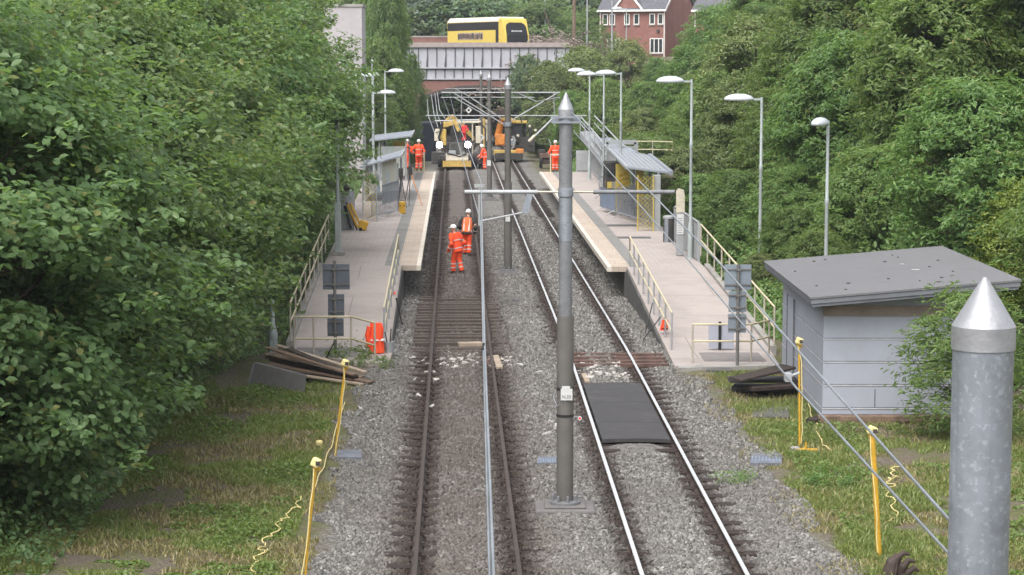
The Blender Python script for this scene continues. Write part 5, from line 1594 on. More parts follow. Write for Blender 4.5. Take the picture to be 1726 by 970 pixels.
# ------------------------------------------------------------------ cable trough lids in the gravel
for k, (x0, x1, y0, y1, lab) in enumerate(((905, 942, 784, 795, 'blue-grey grating beside the nearest mast'), (1264, 1318, 775, 793, 'blue-grey grating in the grass right of the tracks'), (566, 610, 770, 783, 'blue-grey trough lid by the left yellow lamp'),
                                     (1268, 1330, 695, 712, 'dark flat slab in the grass beside the hut'), (845, 885, 508, 512, 'thin grey slab in the ballast between the tracks'), (1190, 1235, 628, 634, 'brown flat board in front of the right landing'))):
    a, b_, c_, d_ = (gp(x, y, 0) for x, y in ((x0, y1), (x1, y1), (x1 - 2, y0), (x0 + 3, y0)))
    cc = (a + b_ + c_ + d_) / 4
    zz = float(terrain(cc.x, cc.y)) + .06
    t = thing('trough_lid', lab, 'lid', (cc.x, cc.y, zz), group='lids in the gravel')
    MB().slab([p - cc for p in (a, b_, c_, d_)], .12).build('lid', M['trough'] if k in (0, 1, 2) else M['dark_concrete'], t)
    if k < 2:
        m = MB()
        n = 9
        for i in range(n):
            f = (i + .5) / n
            p, q = a.lerp(b_, f) - cc, d_.lerp(c_, f) - cc
            m.bar(p.lerp(q, .12) + Vector((0, 0, .004)), p.lerp(q, .6) + Vector((0, 0, .004)), .02, .012)
        m.build('slots', M['blue_grey'], t)

# ------------------------------------------------------------------ temporary site lights on yellow posts
def site_light(label, head, foot, seed, z0=0.0, cable=True, thick=.022):
    b = gp(foot[0], foot[1], z0)
    t = thing('site_light', label, 'site light', b, group='temporary site lights on yellow posts')
    h = at(head[0], head[1], b.y) - b
    rd = random.Random(seed)
    MB().tube([(0, 0, -.1), (h.x * .5, 0, h.z * .5), (h.x, 0, h.z - .05)], thick, 8).build('post', M['yellow'], t, smooth=True)
    m = MB().box((h.x, -.01, h.z + .01), (.13, .12, .13), M=Matrix.Rotation(.4, 3, 'Y') @ Matrix.Rotation(rd.uniform(-.4, .4), 3, 'Z'))
    lh = m.build('lamp_head', M['yellow_pale'], t, bevel=.025)
    MB().box((h.x + .03, -.08, h.z + .01), (.06, .02, .06)).build('lens', M['machine_dark'], lh)
    MB().tube([(h.x - .05, 0, h.z - .07), (h.x + .06, .01, h.z - .09)], .03, 8).build('bracket', M['yellow'], t)
    if cable:
        pts = [(h.x - .03, -.03, h.z - .06)]
        for i in range(1, 7): pts.append((lerp(h.x, 0, i / 6) + rd.uniform(.01, .05) * (1 if seed % 2 else -1), -.04, lerp(h.z - .06, .04, i / 6)))
        MB().tube(pts, .010, 6).build('cable', M['yellow_pale'], t, smooth=True)
    return t
site_light('yellow site light standing in front of the left timber pile', (582, 613), (563, 779), 3)
site_light('nearest left site light, its yellow post running off the bottom edge', (533, 781), (512, 986), 4, thick=.016)
site_light('yellow site light at the hut corner with its base plate showing', (1347, 576), (1348, 757), 5)
site_light('thick yellow site light post in the right grass in front of the hut', (1470, 727), (1483, 945), 6, thick=.042)
c = gp(1360, 760, .06)
t = thing('light_base', 'flat yellow tripod base in the grass at the foot of the hut site light', 'base', c)
MB().bar((-.18, 0, .02), (.2, -.05, .02), .1, .05).bar((-.05, .1, .02), (.02, -.1, .02), .08, .05).tube([(-.02, 0, .02), (-.02, 0, .16)], .02).build('base_plate', M['yellow'], t, bevel=.01)
MB().box((-.22, .05, .03), (.18, .16, .08)).build('stone_weight', M['concrete'], t, bevel=.03)
t = thing('cable_reel', 'small cream lamp lying in the left grass beyond the nearest site light', 'lamp', gp(538, 752, .08))
MB().box((0, 0, .05), (.13, .1, .12), rz=.4).build('lamp_head', M['yellow_pale'], t, bevel=.03)
MB().tube([(.05, 0, .02), (.1, .05, 0)], .012).build('cable_end', M['yellow_pale'], t)
def ground_cable(label, pix, r=.010, mat='yellow_pale', wig=.03, seed=1):
    rd = random.Random(seed)
    P = []
    ph = 0.0
    for a, b_ in zip(pix[:-1], pix[1:]):
        for i in range(6):
            p = gp(lerp(a[0], b_[0], i / 6), lerp(a[1], b_[1], i / 6), 0)
            ph = ph + 1.05 * rd.uniform(.6, 1.4)
            p.x += wig * 1.6 * math.sin(ph)
            p.z = float(terrain(p.x, p.y)) + .05 + rd.uniform(0, .04)
            P.append(p)
    c = P[0].copy()
    o = MB().tube([p - c for p in P], r, 6).build('cable', M[mat], smooth=True)
    o.location = c
    return tag(o, label, 'cable', 'yellow cables on the ground')
ground_cable('yellow coiled cable trailing over the gravel at the lower left', [(503, 850), (502, 868), (488, 870), (484, 888), (470, 892), (468, 912), (447, 925), (440, 940), (452, 945), (434, 950), (430, 962), (425, 985)], seed=2)
ground_cable('yellow cable hanging from the left lamp post to the nearest post', [(580, 690), (560, 760), (545, 800), (530, 832), (524, 834)], seed=3, wig=.01)
ground_cable('yellow cable running from the hut site light into the grass', [(1360, 690), (1374, 720), (1380, 745), (1400, 772)], seed=4, wig=.02)
ground_cable('yellow coil of cable in the grass by the thick yellow post', [(1512, 800), (1502, 806), (1510, 816), (1496, 822), (1504, 832), (1492, 840), (1502, 852), (1510, 870), (1502, 892)], seed=5, wig=.04)

# ------------------------------------------------------------------ curled brown object at the bottom edge
b = gp(1514, 985, .0)
t = thing('work_glove', 'dark brown curled leathery object, like a stiff glove, at the bottom edge', 'glove', b)
m = MB()
m.tube([(-.18, 0, -.1), (-.12, 0, .15), (-.08, 0, .32), (0, -.02, .42)], [.13, .12, .10, .06], 12)
m.tube([(-.06, 0, .22), (-.02, -.04, .40), (.06, -.05, .47), (.15, -.05, .445)], [.07, .055, .04, .022], 10)
m.tube([(.02, 0, .1), (.06, -.05, .27), (.13, -.07, .37), (.22, -.07, .35)], [.07, .06, .045, .022], 10)
m.tube([(.08, 0, .02), (.13, -.05, .18), (.21, -.07, .26), (.28, -.07, .2)], [.07, .055, .045, .022], 10)
m.tube([(-.1, 0, -.1), (.05, 0, .05), (.12, 0, -.1)], [.14, .14, .12], 10)
m.build('glove', M['brown'], t, remesh=.012)
MB().tube([(-.1, -.11, .05), (-.06, -.12, .2), (-.04, -.1, .36)], .012).build('seam', M['brown'], t)

# ------------------------------------------------------------------ people at work
def person(label, foot, yaw=0, H=1.76, lean=0.0, side=0.0, feet=((-.11, -.02), (.11, .03)), knees=None, hands=None, elbows=None, head_tilt=(0, .05), top='orange', legs='orange', vest=False, pack=False, bands=True, helmet=True, group='workers in orange'):
    t = thing('person', label, 'person', foot, yaw, group=group)
    k = H / 1.76
    V = lambda x, y, z: Vector((x * k, y * k, z * k))
    hipz = .93 if abs(feet[0][1] - feet[1][1]) < .35 else .90
    hip = V(0, 0, hipz)
    dirv = Vector((math.sin(side), math.sin(lean), math.cos(lean) * math.cos(side))).normalized()
    ch = hip + dirv * .30 * k
    sh = hip + dirv * .50 * k
    nk = hip + dirv * .60 * k
    hd = nk + (dirv + Vector((head_tilt[0], head_tilt[1], .4))).normalized() * .135 * k
    sx = Vector((1, 0, -math.sin(side))).normalized()
    S = [sh - sx * .185 * k, sh + sx * .185 * k]
    Hp = [hip + V(-.09, 0, -.02), hip + V(.09, 0, -.02)]
    A = [V(f[0], f[1], .09 if len(f) < 3 else f[2]) for f in feet]
    K = [(Hp[i] + A[i]) / 2 + V(0, .055, .02) for i in (0, 1)] if knees is None else [V(*q) for q in knees]
    Hn = [S[0] + V(-.09, .05, -.55), S[1] + V(.09, .05, -.55)] if hands is None else [V(*q) for q in hands]
    E = []
    for i in (0, 1):
        if elbows: E.append(V(*elbows[i]))
        else: E.append((S[i] + Hn[i]) / 2 + V((-1, 1)[i] * .05, -.06, -.02))
    # the body: one continuous surface
    m = MB()
    def limb(p, q, r0, r1):
        m.tube([p, p.lerp(q, .35), q], [r0 * k, (r0 * 1.06 if r0 > r1 else r0) * k, r1 * k], 10)
        m.ball(p, r0 * k, 8, 6); m.ball(q, r1 * k, 8, 6)
    m.tube([hip + V(0, 0, -.08), hip, ch, sh, nk], [.13 * k, .145 * k, .14 * k, .12 * k, .055 * k], 12)
    m.tube([S[0], S[1]], .065 * k, 10)
    m.tube([nk - dirv * .06, hd], [.058 * k, .055 * k], 10)
    m.ball(hd, (.078 * k, .095 * k, .115 * k), 14, 10)
    m.ball(hd + V(0, .075, -.065), (.045 * k, .035 * k, .04 * k), 8, 6)
    m.tube([hd + V(0, .09, .02), hd + V(0, .118, -.015)], [.012 * k, .018 * k], 6)
    for s in (-1, 1): m.ball(hd + V(s * .08, -.005, 0), (.014 * k, .022 * k, .032 * k), 6, 5)
    for i in (0, 1):
        limb(Hp[i], K[i], .085, .055); limb(K[i], A[i], .058, .038)
        m.tube([A[i] + V(0, -.05, -.05), A[i] + V(0, .06, -.055), A[i] + V(0, .16, -.065)], [.036 * k, .04 * k, .028 * k], 8)
        limb(S[i], E[i], .055, .042); limb(E[i], Hn[i], .042, .028)
        d = (Hn[i] - E[i]).normalized()
        sd_ = d.cross(Vector((0, 0, 1)) if abs(d.z) < .9 else Vector((0, 1, 0))).normalized()
        nr = sd_.cross(d)
        pc = Hn[i] + d * .05 * k
        m.tube([Hn[i], pc, Hn[i] + d * .09 * k], [.026 * k, .038 * k, .036 * k], 8)
        for j, ln in enumerate((.062, .078, .072, .055)):
            b0_ = Hn[i] + d * .085 * k + sd_ * (j - 1.5) * .02 * k
            m.tube([b0_, b0_ + d * ln * .55 * k, b0_ + d * ln * .85 * k + nr * .03 * k], [.0095 * k, .009 * k, .0075 * k], 6)
        tb_ = pc - sd_ * .03 * k
        m.tube([tb_, tb_ - sd_ * .03 * k + d * .03 * k, tb_ - sd_ * .03 * k + d * .06 * k + nr * .015 * k], [.012 * k, .011 * k, .009 * k], 6)
    m.build('body', M['skin'], t, remesh=.0125)
    e = MB()
    for s in (-1, 1): e.ball(hd + V(s * .032, .084, .018), .011 * k, 6, 5)
    e.build('eyes', M['ink'], t)
    MB().tube([hd + V(-.024, .098, -.055), hd + V(.024, .098, -.055)], .006 * k, 6).build('mouth', M['brown'], t)
    # jacket, trousers, boots, helmet
    j = MB()
    j.tube([hip - dirv * .12 * k, hip + dirv * .02, ch, sh + dirv * .03, nk - dirv * .02], [.205 * k, .19 * k, .19 * k, .165 * k, .085 * k], 14)
    n0 = len(j.v)
    for i in (0, 1):
        j.tube([S[i], S[i].lerp(E[i], .5), E[i], E[i].lerp(Hn[i], .5), E[i].lerp(Hn[i], .95)], [.10 * k, .088 * k, .082 * k, .075 * k, .062 * k], 10)
        j.ball(S[i], .105 * k, 10, 7); j.ball(E[i], .084 * k, 8, 6)
    jk = j.build('jacket', M['machine_dark' if top == 'dark' else ('red_cloth' if top == 'red' else 'orange')], t, remesh=.02)
    if vest:
        v = MB().tube([hip - dirv * .06 * k, hip + dirv * .04, ch, sh + dirv * .02, nk - dirv * .06], [.222 * k, .208 * k, .208 * k, .186 * k, .13 * k], 14)
        v.build('vest', M['orange_dirty'], t, remesh=.02)
    tr = MB()
    tr.tube([hip + V(0, 0, .06), hip + V(0, 0, -.1)], [.165 * k, .165 * k], 12)
    for i in (0, 1):
        tr.tube([Hp[i], Hp[i].lerp(K[i], .5), K[i], K[i].lerp(A[i], .5), A[i] + V(0, 0, .03)], [.115 * k, .108 * k, .092 * k, .088 * k, .086 * k], 10)
        tr.ball(Hp[i], .118 * k, 10, 7); tr.ball(K[i], .093 * k, 8, 6)
    tr.build('trousers', M['machine_dark' if legs == 'dark' else ('red_cloth' if legs == 'red' else 'orange')], t, remesh=.02)
    bo = MB()
    for i in (0, 1):
        z_ = A[i].z - .09 * k
        bo.tube([A[i] + V(0, 0, .05), A[i] + V(0, -.01, -.03)], [.062 * k, .06 * k], 10)
        bo.tube([Vector((A[i].x, A[i].y - .07 * k, z_ + .045 * k)), Vector((A[i].x, A[i].y + .06 * k, z_ + .048 * k)), Vector((A[i].x, A[i].y + .18 * k, z_ + .038 * k))], [.048 * k, .056 * k, .04 * k], 10)
    bo.build('boots', M['boots'], t, remesh=.014)
    if helmet:
        he = MB()
        pr = [(.118, -.005), (.116, .03), (.10, .075), (.065, .11), (.02, .125), (.003, .126)]
        he.lathe([(r * k, z * k) for r, z in pr], hd + V(0, -.005, .04), 16, .92, 1.12)
        he.lathe([(.13 * k, -.012 * k), (.135 * k, 0), (.10 * k, .004 * k)], hd + V(0, .03, .04), 16, .9, 1.15)
        he.build('helmet', M['helmet'], t, smooth=True)
    if bands:
        b = MB()
        def ring(c, d, r):
            d = d.normalized()
            b.tube([c - d * .017 * k, c + d * .017 * k], r * k, 14)
        ring(hip + dirv * .02 * k, dirv, .203)
        ring(ch + dirv * .01, dirv, .203) if not vest else None
        for i in (0, 1):
            ring(E[i].lerp(Hn[i], .45), Hn[i] - E[i], .083)
            ring(K[i].lerp(A[i], .30), A[i] - K[i], .10); ring(K[i].lerp(A[i], .62), A[i] - K[i], .098)
        if vest:
            for s in (-1, 1): b.bar(hip + dirv * .05 + sx * s * .1 * k + V(0, -.205, 0), nk - dirv * .08 + sx * s * .09 * k + V(0, -.16, 0), .05 * k, .02)
            b.bar(hip + dirv * .07 - sx * .15 * k + V(0, -.19, 0), hip + dirv * .07 + sx * .15 * k + V(0, -.19, 0), .05 * k, .02)
        b.build('reflective_bands', M['reflect'], t)
    if pack:
        MB().tube([ch + V(-.26, .02, .12), ch + V(-.27, -.06, -.05), ch + V(-.17, -.12, -.2), ch + V(.1, -.16, -.3)], .05 * k, 8).build('black_strap', M['black'], t)
        MB().ball(ch + V(.12, -.16, -.28), (.09, .07, .09), 8, 6).build('tool_bag', M['grey_panel'], t)
    return t
person('worker in full orange with white helmet walking away between the left rails, head bent', gp(771, 463, .05), R(48), 1.72, lean=.2, side=-.05, feet=((-.08, .12), (.07, -.16, .11)), hands=((-.32, .16, .83), (.22, .20, .88)), elbows=((-.36, -.05, 1.12), (.30, -.08, 1.14)), head_tilt=(-.12, .25))
person('worker in dark sleeves and orange vest, ahead of the other man in the left track', gp(787, 432, .05), R(-8), 1.78, lean=.32, side=.04, feet=((-.1, .14), (.09, -.12, .1)), hands=((-.18, .42, .95), (.26, .25, .82)), elbows=((-.36, .12, 1.12), (.34, .06, 1.1)), head_tilt=(-.05, .3), top='dark', vest=True, pack=True)
person('worker in orange standing sideways and pointing, at the far end of the left platform', gp(686, 286, PZ), R(-85), 1.76, lean=.05, feet=((-.1, -.04), (.1, .08)), hands=((-.12, .25, 1.0), (.22, .58, 1.36)), elbows=((-.26, .0, 1.15), (.26, .28, 1.3)))
person('worker in orange with back turned and hand on hip, beside the white end rail', gp(706, 288, PZ), R(-5), 1.8, lean=.03, feet=((-.12, 0), (.12, .02)), hands=((-.24, .08, 1.0), (.26, .06, .88)), elbows=((-.46, -.06, 1.14), (.34, -.05, 1.14)))
person('worker in orange with white helmet at the far end of the right platform', gp(936, 290, PZ), R(8), 1.8, lean=.02, feet=((-.11, 0), (.1, .03)), hands=((-.30, .16, .95), (.26, .05, .86)), elbows=((-.36, -.05, 1.15), (.32, -.05, 1.14)))
person('worker in orange half hidden behind the near mast on the right platform', gp(948, 287, PZ), R(30), 1.74, hands=((-.24, .2, .95), (.26, .05, .86)), elbows=((-.34, -.03, 1.15), (.32, -.05, 1.14)))
person('worker in orange stooping beside the third mast by the works machines', gp(818, 287, .05), R(75), 1.72, lean=.28, feet=((-.1, -.05), (.1, .12)), hands=((-.16, .5, .95), (.2, .45, .8)), elbows=((-.28, .22, 1.1), (.3, .2, 1.05)))
person('worker in dark clothes and white helmet next to the stooping man in orange', gp(810.5, 286, .05), R(-40), 1.72, lean=.1, top='dark', legs='dark', bands=False, hands=((-.22, .3, 1.0), (.24, .1, .85)), elbows=((-.34, .02, 1.12), (.33, -.05, 1.12)), group='workers in dark clothes')
sup = gp(782, 281, .05)
person('worker in red with back turned, standing up on the lit works machine', Vector((at(782, 238, 152.6).x, 152.6, at(782, 240, 152.6).z)), R(0), 1.42, lean=.05, top='red', legs='red', bands=False, hands=((-.26, .2, .95), (.26, .2, .95)), elbows=((-.38, .0, 1.12), (.38, .0, 1.12)), group='workers in red')

# white end rails of the platforms
for side, pts, lab in ((-1, [(714, 290)], 'short white end post on the left platform beside the men'),):
    t = thing('end_post', lab, 'post', gp(715, 291, PZ))
    MB().tube([(0, 0, 0), (0, 0, 1.15)], .04, 8).build('post', M['cream'], t)
    MB().tube([(0, 0, 1.15), (0, 0, 1.2)], .045, 8).build('post_cap', M['white_steel'], t)
railing('railing', 'short pale end rail in front of the worker on the right platform', [gp(928, 291, PZ), gp(947, 291, PZ)], 1.05, M['cream'], M['cream'], None, (1.0,), .035, .035)

# ------------------------------------------------------------------ works machines on the tracks
def wheel_mb(c, r, wd, n=18):
    return MB().tube([Vector(c) - Vector((0, wd / 2, 0)), Vector(c) + Vector((0, wd / 2, 0))], r, n)
bx = gp(771, 283, .17)
t = thing('works_machine', 'yellow and black works machine with two bright lights on the left track', 'machine', (bx.x, bx.y, .17))
def mb(): return MB()
mb().box((0, 1.6, .75), (2.3, 5.0, .35)).build('chassis', M['machine_dark'], t, bevel=.04)
for y in (-.2, 1.8, 3.6):
    for s in (-1, 1):
        MB().tube([(s * 1.35, y, .5), (s * 1.0, y, .5)], .46, 18).build('wheel', M['black'], t)
mb().tube([(-.85, -.2, .3), (.85, -.2, .3)], .06).build('axle', M['machine_dark'], t)
tray = MB().prism([(-.98, -1.1, .12), (.98, -1.1, .12), (.98, -1.1, .52), (-.98, -1.1, .52)], (0, .1, 0)).box((-.95, -.7, .32), (.08, .9, .42)).box((.95, -.7, .32), (.08, .9, .42)).build('front_tray', M['machine_yellow'], t)
MB().prism([(-.78, -1.0, .55), (.78, -1.0, .55), (.78, -.9, 1.05), (.3, -.9, .95), (-.1, -.9, .85), (-.78, -.9, 1.05)], (0, .08, 0)).build('front_bucket', M['machine_cream'], t)
MB().box((0, -.5, .6), (1.5, .8, .5)).build('bucket_body', M['machine_yellow'], t, bevel=.05)
MB().tube([(-.7, -1.0, 1.05), (-.2, -.92, .95), (.1, -.92, .8), (.7, -1.0, 1.05)], .05).build('bucket_lip', M['machine_dark'], t)
MB().box((0, .6, 1.3), (1.1, 1.2, .9)).build('engine_cover', M['machine_dark'], t, bevel=.08)
MB().box((-.35, -.05, 1.0), (.5, .2, .4)).build('white_box', M['grey_panel'], t, bevel=.03)
zt_ = lambda py: at(0, py, bx.y).z - .17
MB().box((-1.0, .6, (zt_(218) + zt_(246)) / 2), (.42, .5, zt_(218) - zt_(246))).build('yellow_column', M['machine_yellow'], t, bevel=.05)
MB().bar((-.95, .5, zt_(212)), (-.1, .3, zt_(206)), .4, .35).bar((-.15, .3, zt_(206)), (.15, .2, zt_(222)), .3, .25).build('boom', M['machine_yellow'], t, bevel=.05)
MB().tube([(-1.05, .3, zt_(208)), (-1.3, .2, zt_(232)), (-1.2, .2, zt_(240))], .08).build('hydraulic_hose', M['black'], t)
MB().tube([(.15, .1, zt_(210)), (.35, 0, zt_(232))], .05).build('hydraulic_hose', M['black'], t)
MB().box((-1.45, .5, zt_(230)), (.35, .6, .7)).box((-1.4, .4, zt_(222)), (.3, .4, .35)).build('side_box', M['machine_cream'], t, bevel=.04)
MB().box((.75, 1.5, zt_(207)), (1.75, 1.5, .14)).build('cab_roof', M['machine_cream'], t, bevel=.03)
MB().tube([(-1.6, .9, zt_(205)), (1.5, .9, zt_(203))], .06).build('roof_bar', M['white_steel'], t)
for x in (.02, 1.05, 1.55):
    MB().tube([(x, .85, .9), (x, .85, zt_(207))], .05).build('cab_post', M['machine_cream'] if x == 1.05 else M['machine_dark'], t)
MB().tube([(1.55, .8, zt_(207)), (1.95, .8, zt_(218)), (1.95, .8, zt_(245))], .06).build('side_arm', M['machine_dark'], t)
MB().box((1.45, .9, zt_(228)), (.35, .3, 1.2)).build('side_panel', M['machine_cream'], t, bevel=.03)
MB().box((.5, 1.4, zt_(240)), (1.4, 1.4, .12)).build('floor_plate', M['machine_dark'], t)
MB().box((-1.35, -.15, .7), (.9, .7, .85)).build('left_guard', M['machine_dark'], t, bevel=.05)
MB().box((1.5, -.05, .65), (.8, .9, .8)).build('right_guard', M['machine_dark'], t, bevel=.05)
for px in (741, 789):
    x = at(px, 244, bx.y).x - bx.x
    z = zt_(244)
    MB().box((x, -.25, z), (.46, .12, .46)).build('lamp_case', M['machine_dark'], t, bevel=.03)
    MB().lathe([(.005, -.04), (.17, .0), (.21, .03)], n=16).build('work_light', M['glow'], t)
    o = [c_ for c_ in t.children if c_.name.startswith('work_light')][-1]
    o.location = (x, -.325, z); o.rotation_euler = (R(90), 0, 0)
for px in (741, 789):
    p = at(px, 244, bx.y - .45)
    l = bpy.data.lights.new('work_lamp', 'SPOT')
    l.energy = 260; l.spot_size = R(110); l.spot_blend = .6; l.shadow_soft_size = .15; l.color = (.93, 1, .97)
    lo = bpy.data.objects.new('work_lamp', l)
    C.objects.link(lo); lo.location = p; lo.rotation_euler = (R(72), 0, 0)

bx = gp(862, 272, .17)
bx = Vector((float(cR(156)), 156, .17))
t = thing('works_machine', 'orange excavator with raised arm on the right track, behind the second mast', 'excavator', bx)
s_ = F / 156
X_ = lambda px: at(px, 240, 156).x - bx.x
Z_ = lambda py: at(0, py, 156).z - .17
MB().box((X_(857), .5, Z_(258)), (X_(881) - X_(831), .5, .38)).build('front_beam', M['machine_yellow'], t, bevel=.04)
MB().box((X_(876), .4, Z_(257)), (.6, .55, .5)).build('beam_end', M['machine_orange'], t, bevel=.06)
MB().box((X_(858), 1.9, Z_(264)), (2.1, 4.0, .5)).build('chassis', M['machine_dark'], t, bevel=.05)
for y in (.5, 3.2):
    for s in (-1, 1): MB().tube([(s * .62, y, .3), (s * .88, y, .3)], .32, 16).build('rail_wheel', M['machine_dark'], t)
for s in (-1, 1): MB().box((s * 1.0, 2.0, .85), (.4, 3.0, .6)).build('track_unit', M['black'], t, bevel=.15)
MB().box((X_(846), 1.2, Z_(237)), (X_(857) - X_(834), .9, Z_(228) - Z_(247))).build('counterweight', M['machine_orange'], t, bevel=.07)
MB().box((X_(844), .72, Z_(238)), (.5, .1, .55)).box((X_(844), .72, Z_(229)), (.12, .1, .3)).build('orange_plate', M['machine_orange'], t, bevel=.03)
MB().box((X_(871), 2.0, Z_(225)), (.85, 1.4, 1.25)).build('cab', M['machine_dark'], t, bevel=.08)
MB().box((X_(871), 1.28, Z_(224)), (.65, .03, .9)).build('cab_window', M['glass'], t)
MB().box((X_(873), 1.9, Z_(207)), (1.4, 1.6, .2)).build('cab_roof', M['machine_yellow'], t, bevel=.05)
MB().bar((X_(838), 1.4, Z_(234)), (X_(846), 1.0, Z_(200)), .32, .42).build('boom', M['machine_orange'], t, bevel=.04)
MB().bar((X_(846), 1.0, Z_(200)), (X_(858), .7, Z_(202)), .3, .32).bar((X_(856), .7, Z_(201)), (X_(868), .8, Z_(206)), .25, .3).build('dipper_arm', M['machine_yellow'], t, bevel=.04)
MB().tube([(X_(836), .9, Z_(214)), (X_(842), .7, Z_(196)), (X_(850), .6, Z_(190)), (X_(856), .6, Z_(200))], .05).tube([(X_(866), .8, Z_(190)), (X_(876), .7, Z_(196)), (X_(880), .7, Z_(208))], .05).build('hoses', M['black'], t)
MB().box((X_(845), .8, Z_(190)), (.6, .5, .45)).build('head_attachment', M['brown'], t, bevel=.05)
MB().lathe([(.2, 0), (.2, .4), (.12, .5)], (X_(864), .6, Z_(246)), n=12).build('grey_drum', M['galv'], t)
MB().tube([(X_(865), .5, Z_(250)), (X_(868), .4, Z_(238)), (X_(864), .4, Z_(230))], .10).build('grey_pipe', M['white_steel'], t)
m = MB()
rd = random.Random(3)
for _ in range(16):
    a = (X_(rd.uniform(876, 900)), rd.uniform(1, 3), Z_(rd.uniform(212, 250)))
    m.bar(a, (a[0] + rd.uniform(-.4, .4), a[1], a[2] + rd.uniform(-.6, .6)), .12, .15)
m.box((X_(888), 2.2, Z_(245)), (1.2, 2, 1.1)).box((X_(884), 2, Z_(222)), (.25, .3, 1.8)).box((X_(894), 2, Z_(228)), (.2, .3, 1.5))
m.build('rear_gear', M['machine_dark'], t)
for px, py in ((893, 214), (903, 221), (873, 230)): MB().ball((X_(px), .9, Z_(py)), .12).build('beacon_lamp', M['machine_cream'], t)
# crane wagon further in, between and behind the two machines
bx = Vector((float(cL(166)) + .3, 166, .17))
t = thing('crane_wagon', 'tan and grey crane wagon standing behind the lit machine, half under the bridge', 'wagon', bx)
Xc = lambda px: at(px, 220, 166).x - bx.x
Zc = lambda py: at(0, py, 166).z - .17
MB().box((0, 2, .7), (2.5, 6, .5)).build('wagon_frame', M['machine_dark'], t, bevel=.04)
for y in (0, 4):
    for s in (-1, 1): MB().tube([(s * .65, y, .4), (s * .85, y, .4)], .42, 16).build('rail_wheel', M['machine_dark'], t)
MB().box((Xc(812), 1, Zc(226)), (.5, .6, Zc(200) - Zc(250))).build('mast_column', M['machine_yellow'], t, bevel=.04)
MB().box((Xc(821), 1.2, Zc(222)), (.35, .5, 1.6)).box((Xc(817), 1.1, Zc(206)), (1.0, .5, .3)).build('lift_head', M['machine_cream'], t, bevel=.04)
MB().bar((Xc(800), 1.5, Zc(236)), (Xc(760), 1.2, Zc(196)), .3, .35).bar((Xc(760), 1.2, Zc(196)), (Xc(744), 1, Zc(214)), .22, .28).build('jib', M['machine_yellow'], t, bevel=.04)
MB().box((Xc(776), 2.5, Zc(224)), (1.7, 2.2, 1.7)).build('cab', M['machine_dark'], t, bevel=.08)
MB().box((Xc(776), 1.38, Zc(220)), (1.2, .03, .7)).build('cab_window', M['glass'], t)
MB().box((Xc(776), 2.5, Zc(206)), (2.0, 2.4, .15)).build('cab_roof', M['machine_cream'], t, bevel=.03)
MB().tube([(Xc(790), 1.0, Zc(200)), (Xc(796), .8, Zc(222)), (Xc(804), .8, Zc(240))], .07).tube([(Xc(826), .8, Zc(198)), (Xc(830), .8, Zc(225)), (Xc(822), .8, Zc(246))], .06).build('hoses', M['black'], t)
# hand trolley on the right
b = gp(920, 283, .1)
t = thing('rail_trolley', 'dark red hand trolley standing on the ballast by the far end of the right platform', 'trolley', b)
S_ = F / b.y
MB().box((.05, .3, .85), (1.0, 1.0, .35)).build('tray', M['timber_red'], t, bevel=.04)
MB().box((0.05, .3, .45), (.6, .8, .4)).build('frame', M['brown'], t, bevel=.03)
MB().tube([(-.45, .1, .4), (-.25, .1, .4)], .42, 16).build('wheel', M['black'], t)
MB().tube([(.4, .1, .2), (.5, .1, .2)], .22, 14).build('wheel', M['black'], t)
MB().tube([(.3, .5, .9), (.35, .4, 1.7), (.2, .4, 2.0)], .04).build('handle', M['grey_panel'], t)
MB().box((-.3, .3, 1.15), (.5, .5, .25)).build('top_box', M['machine_dark'], t, bevel=.03)
# dark tarpaulined shape and dark sign under the bridge on the left
c = gp(716, 262, .1)
t = thing('storage_container', 'navy-black covered container beyond the men on the left', 'container', (at(716, 230, 158).x, 158, 0))
MB().box((0, 1.5, 1.5), (1.5, 3, 3.0)).build('cover', M['blue_black'], t, bevel=.1)
MB().tube([(-.5, -.05, .1), (-.45, -.1, 1.6), (-.2, -.1, 2.5)], .06).build('bent_pole', M['galv'], t)
MB().box((-1.2, .5, 1.5), (.7, 1, 2.6)).build('dark_rack', M['machine_dark'], t, bevel=.04)
for px, py, Y, lab in ((811, 232, 150, 'small white diamond sign with a black mark by the third mast'), (790, 186, 170, 'small white diamond sign hanging in the bridge arch')):
    p = at(px, py, Y)
    t = thing('diamond_sign', lab, 'sign', p)
    s = .28
    MB().prism([(0, 0, -s), (s, 0, 0), (0, 0, s), (-s, 0, 0)], (0, .03, 0)).build('sign_face', M['plastic_white'], t)
    mm = MB().box((0, -.006, .06), (.16, .008, .04)).box((0, -.006, -.03), (.04, .008, .16)) if py > 200 else MB().tube([(0, -.01, 0), (0, .0, 0)], .1, 12)
    mm.build('sign_mark', M['ink'], t)
    MB().tube([(0, .04, -s), (0, .04, -(p.z - .1) if py > 200 else s + 1.2)], .03).build('sign_post', M['post_grey'], t)

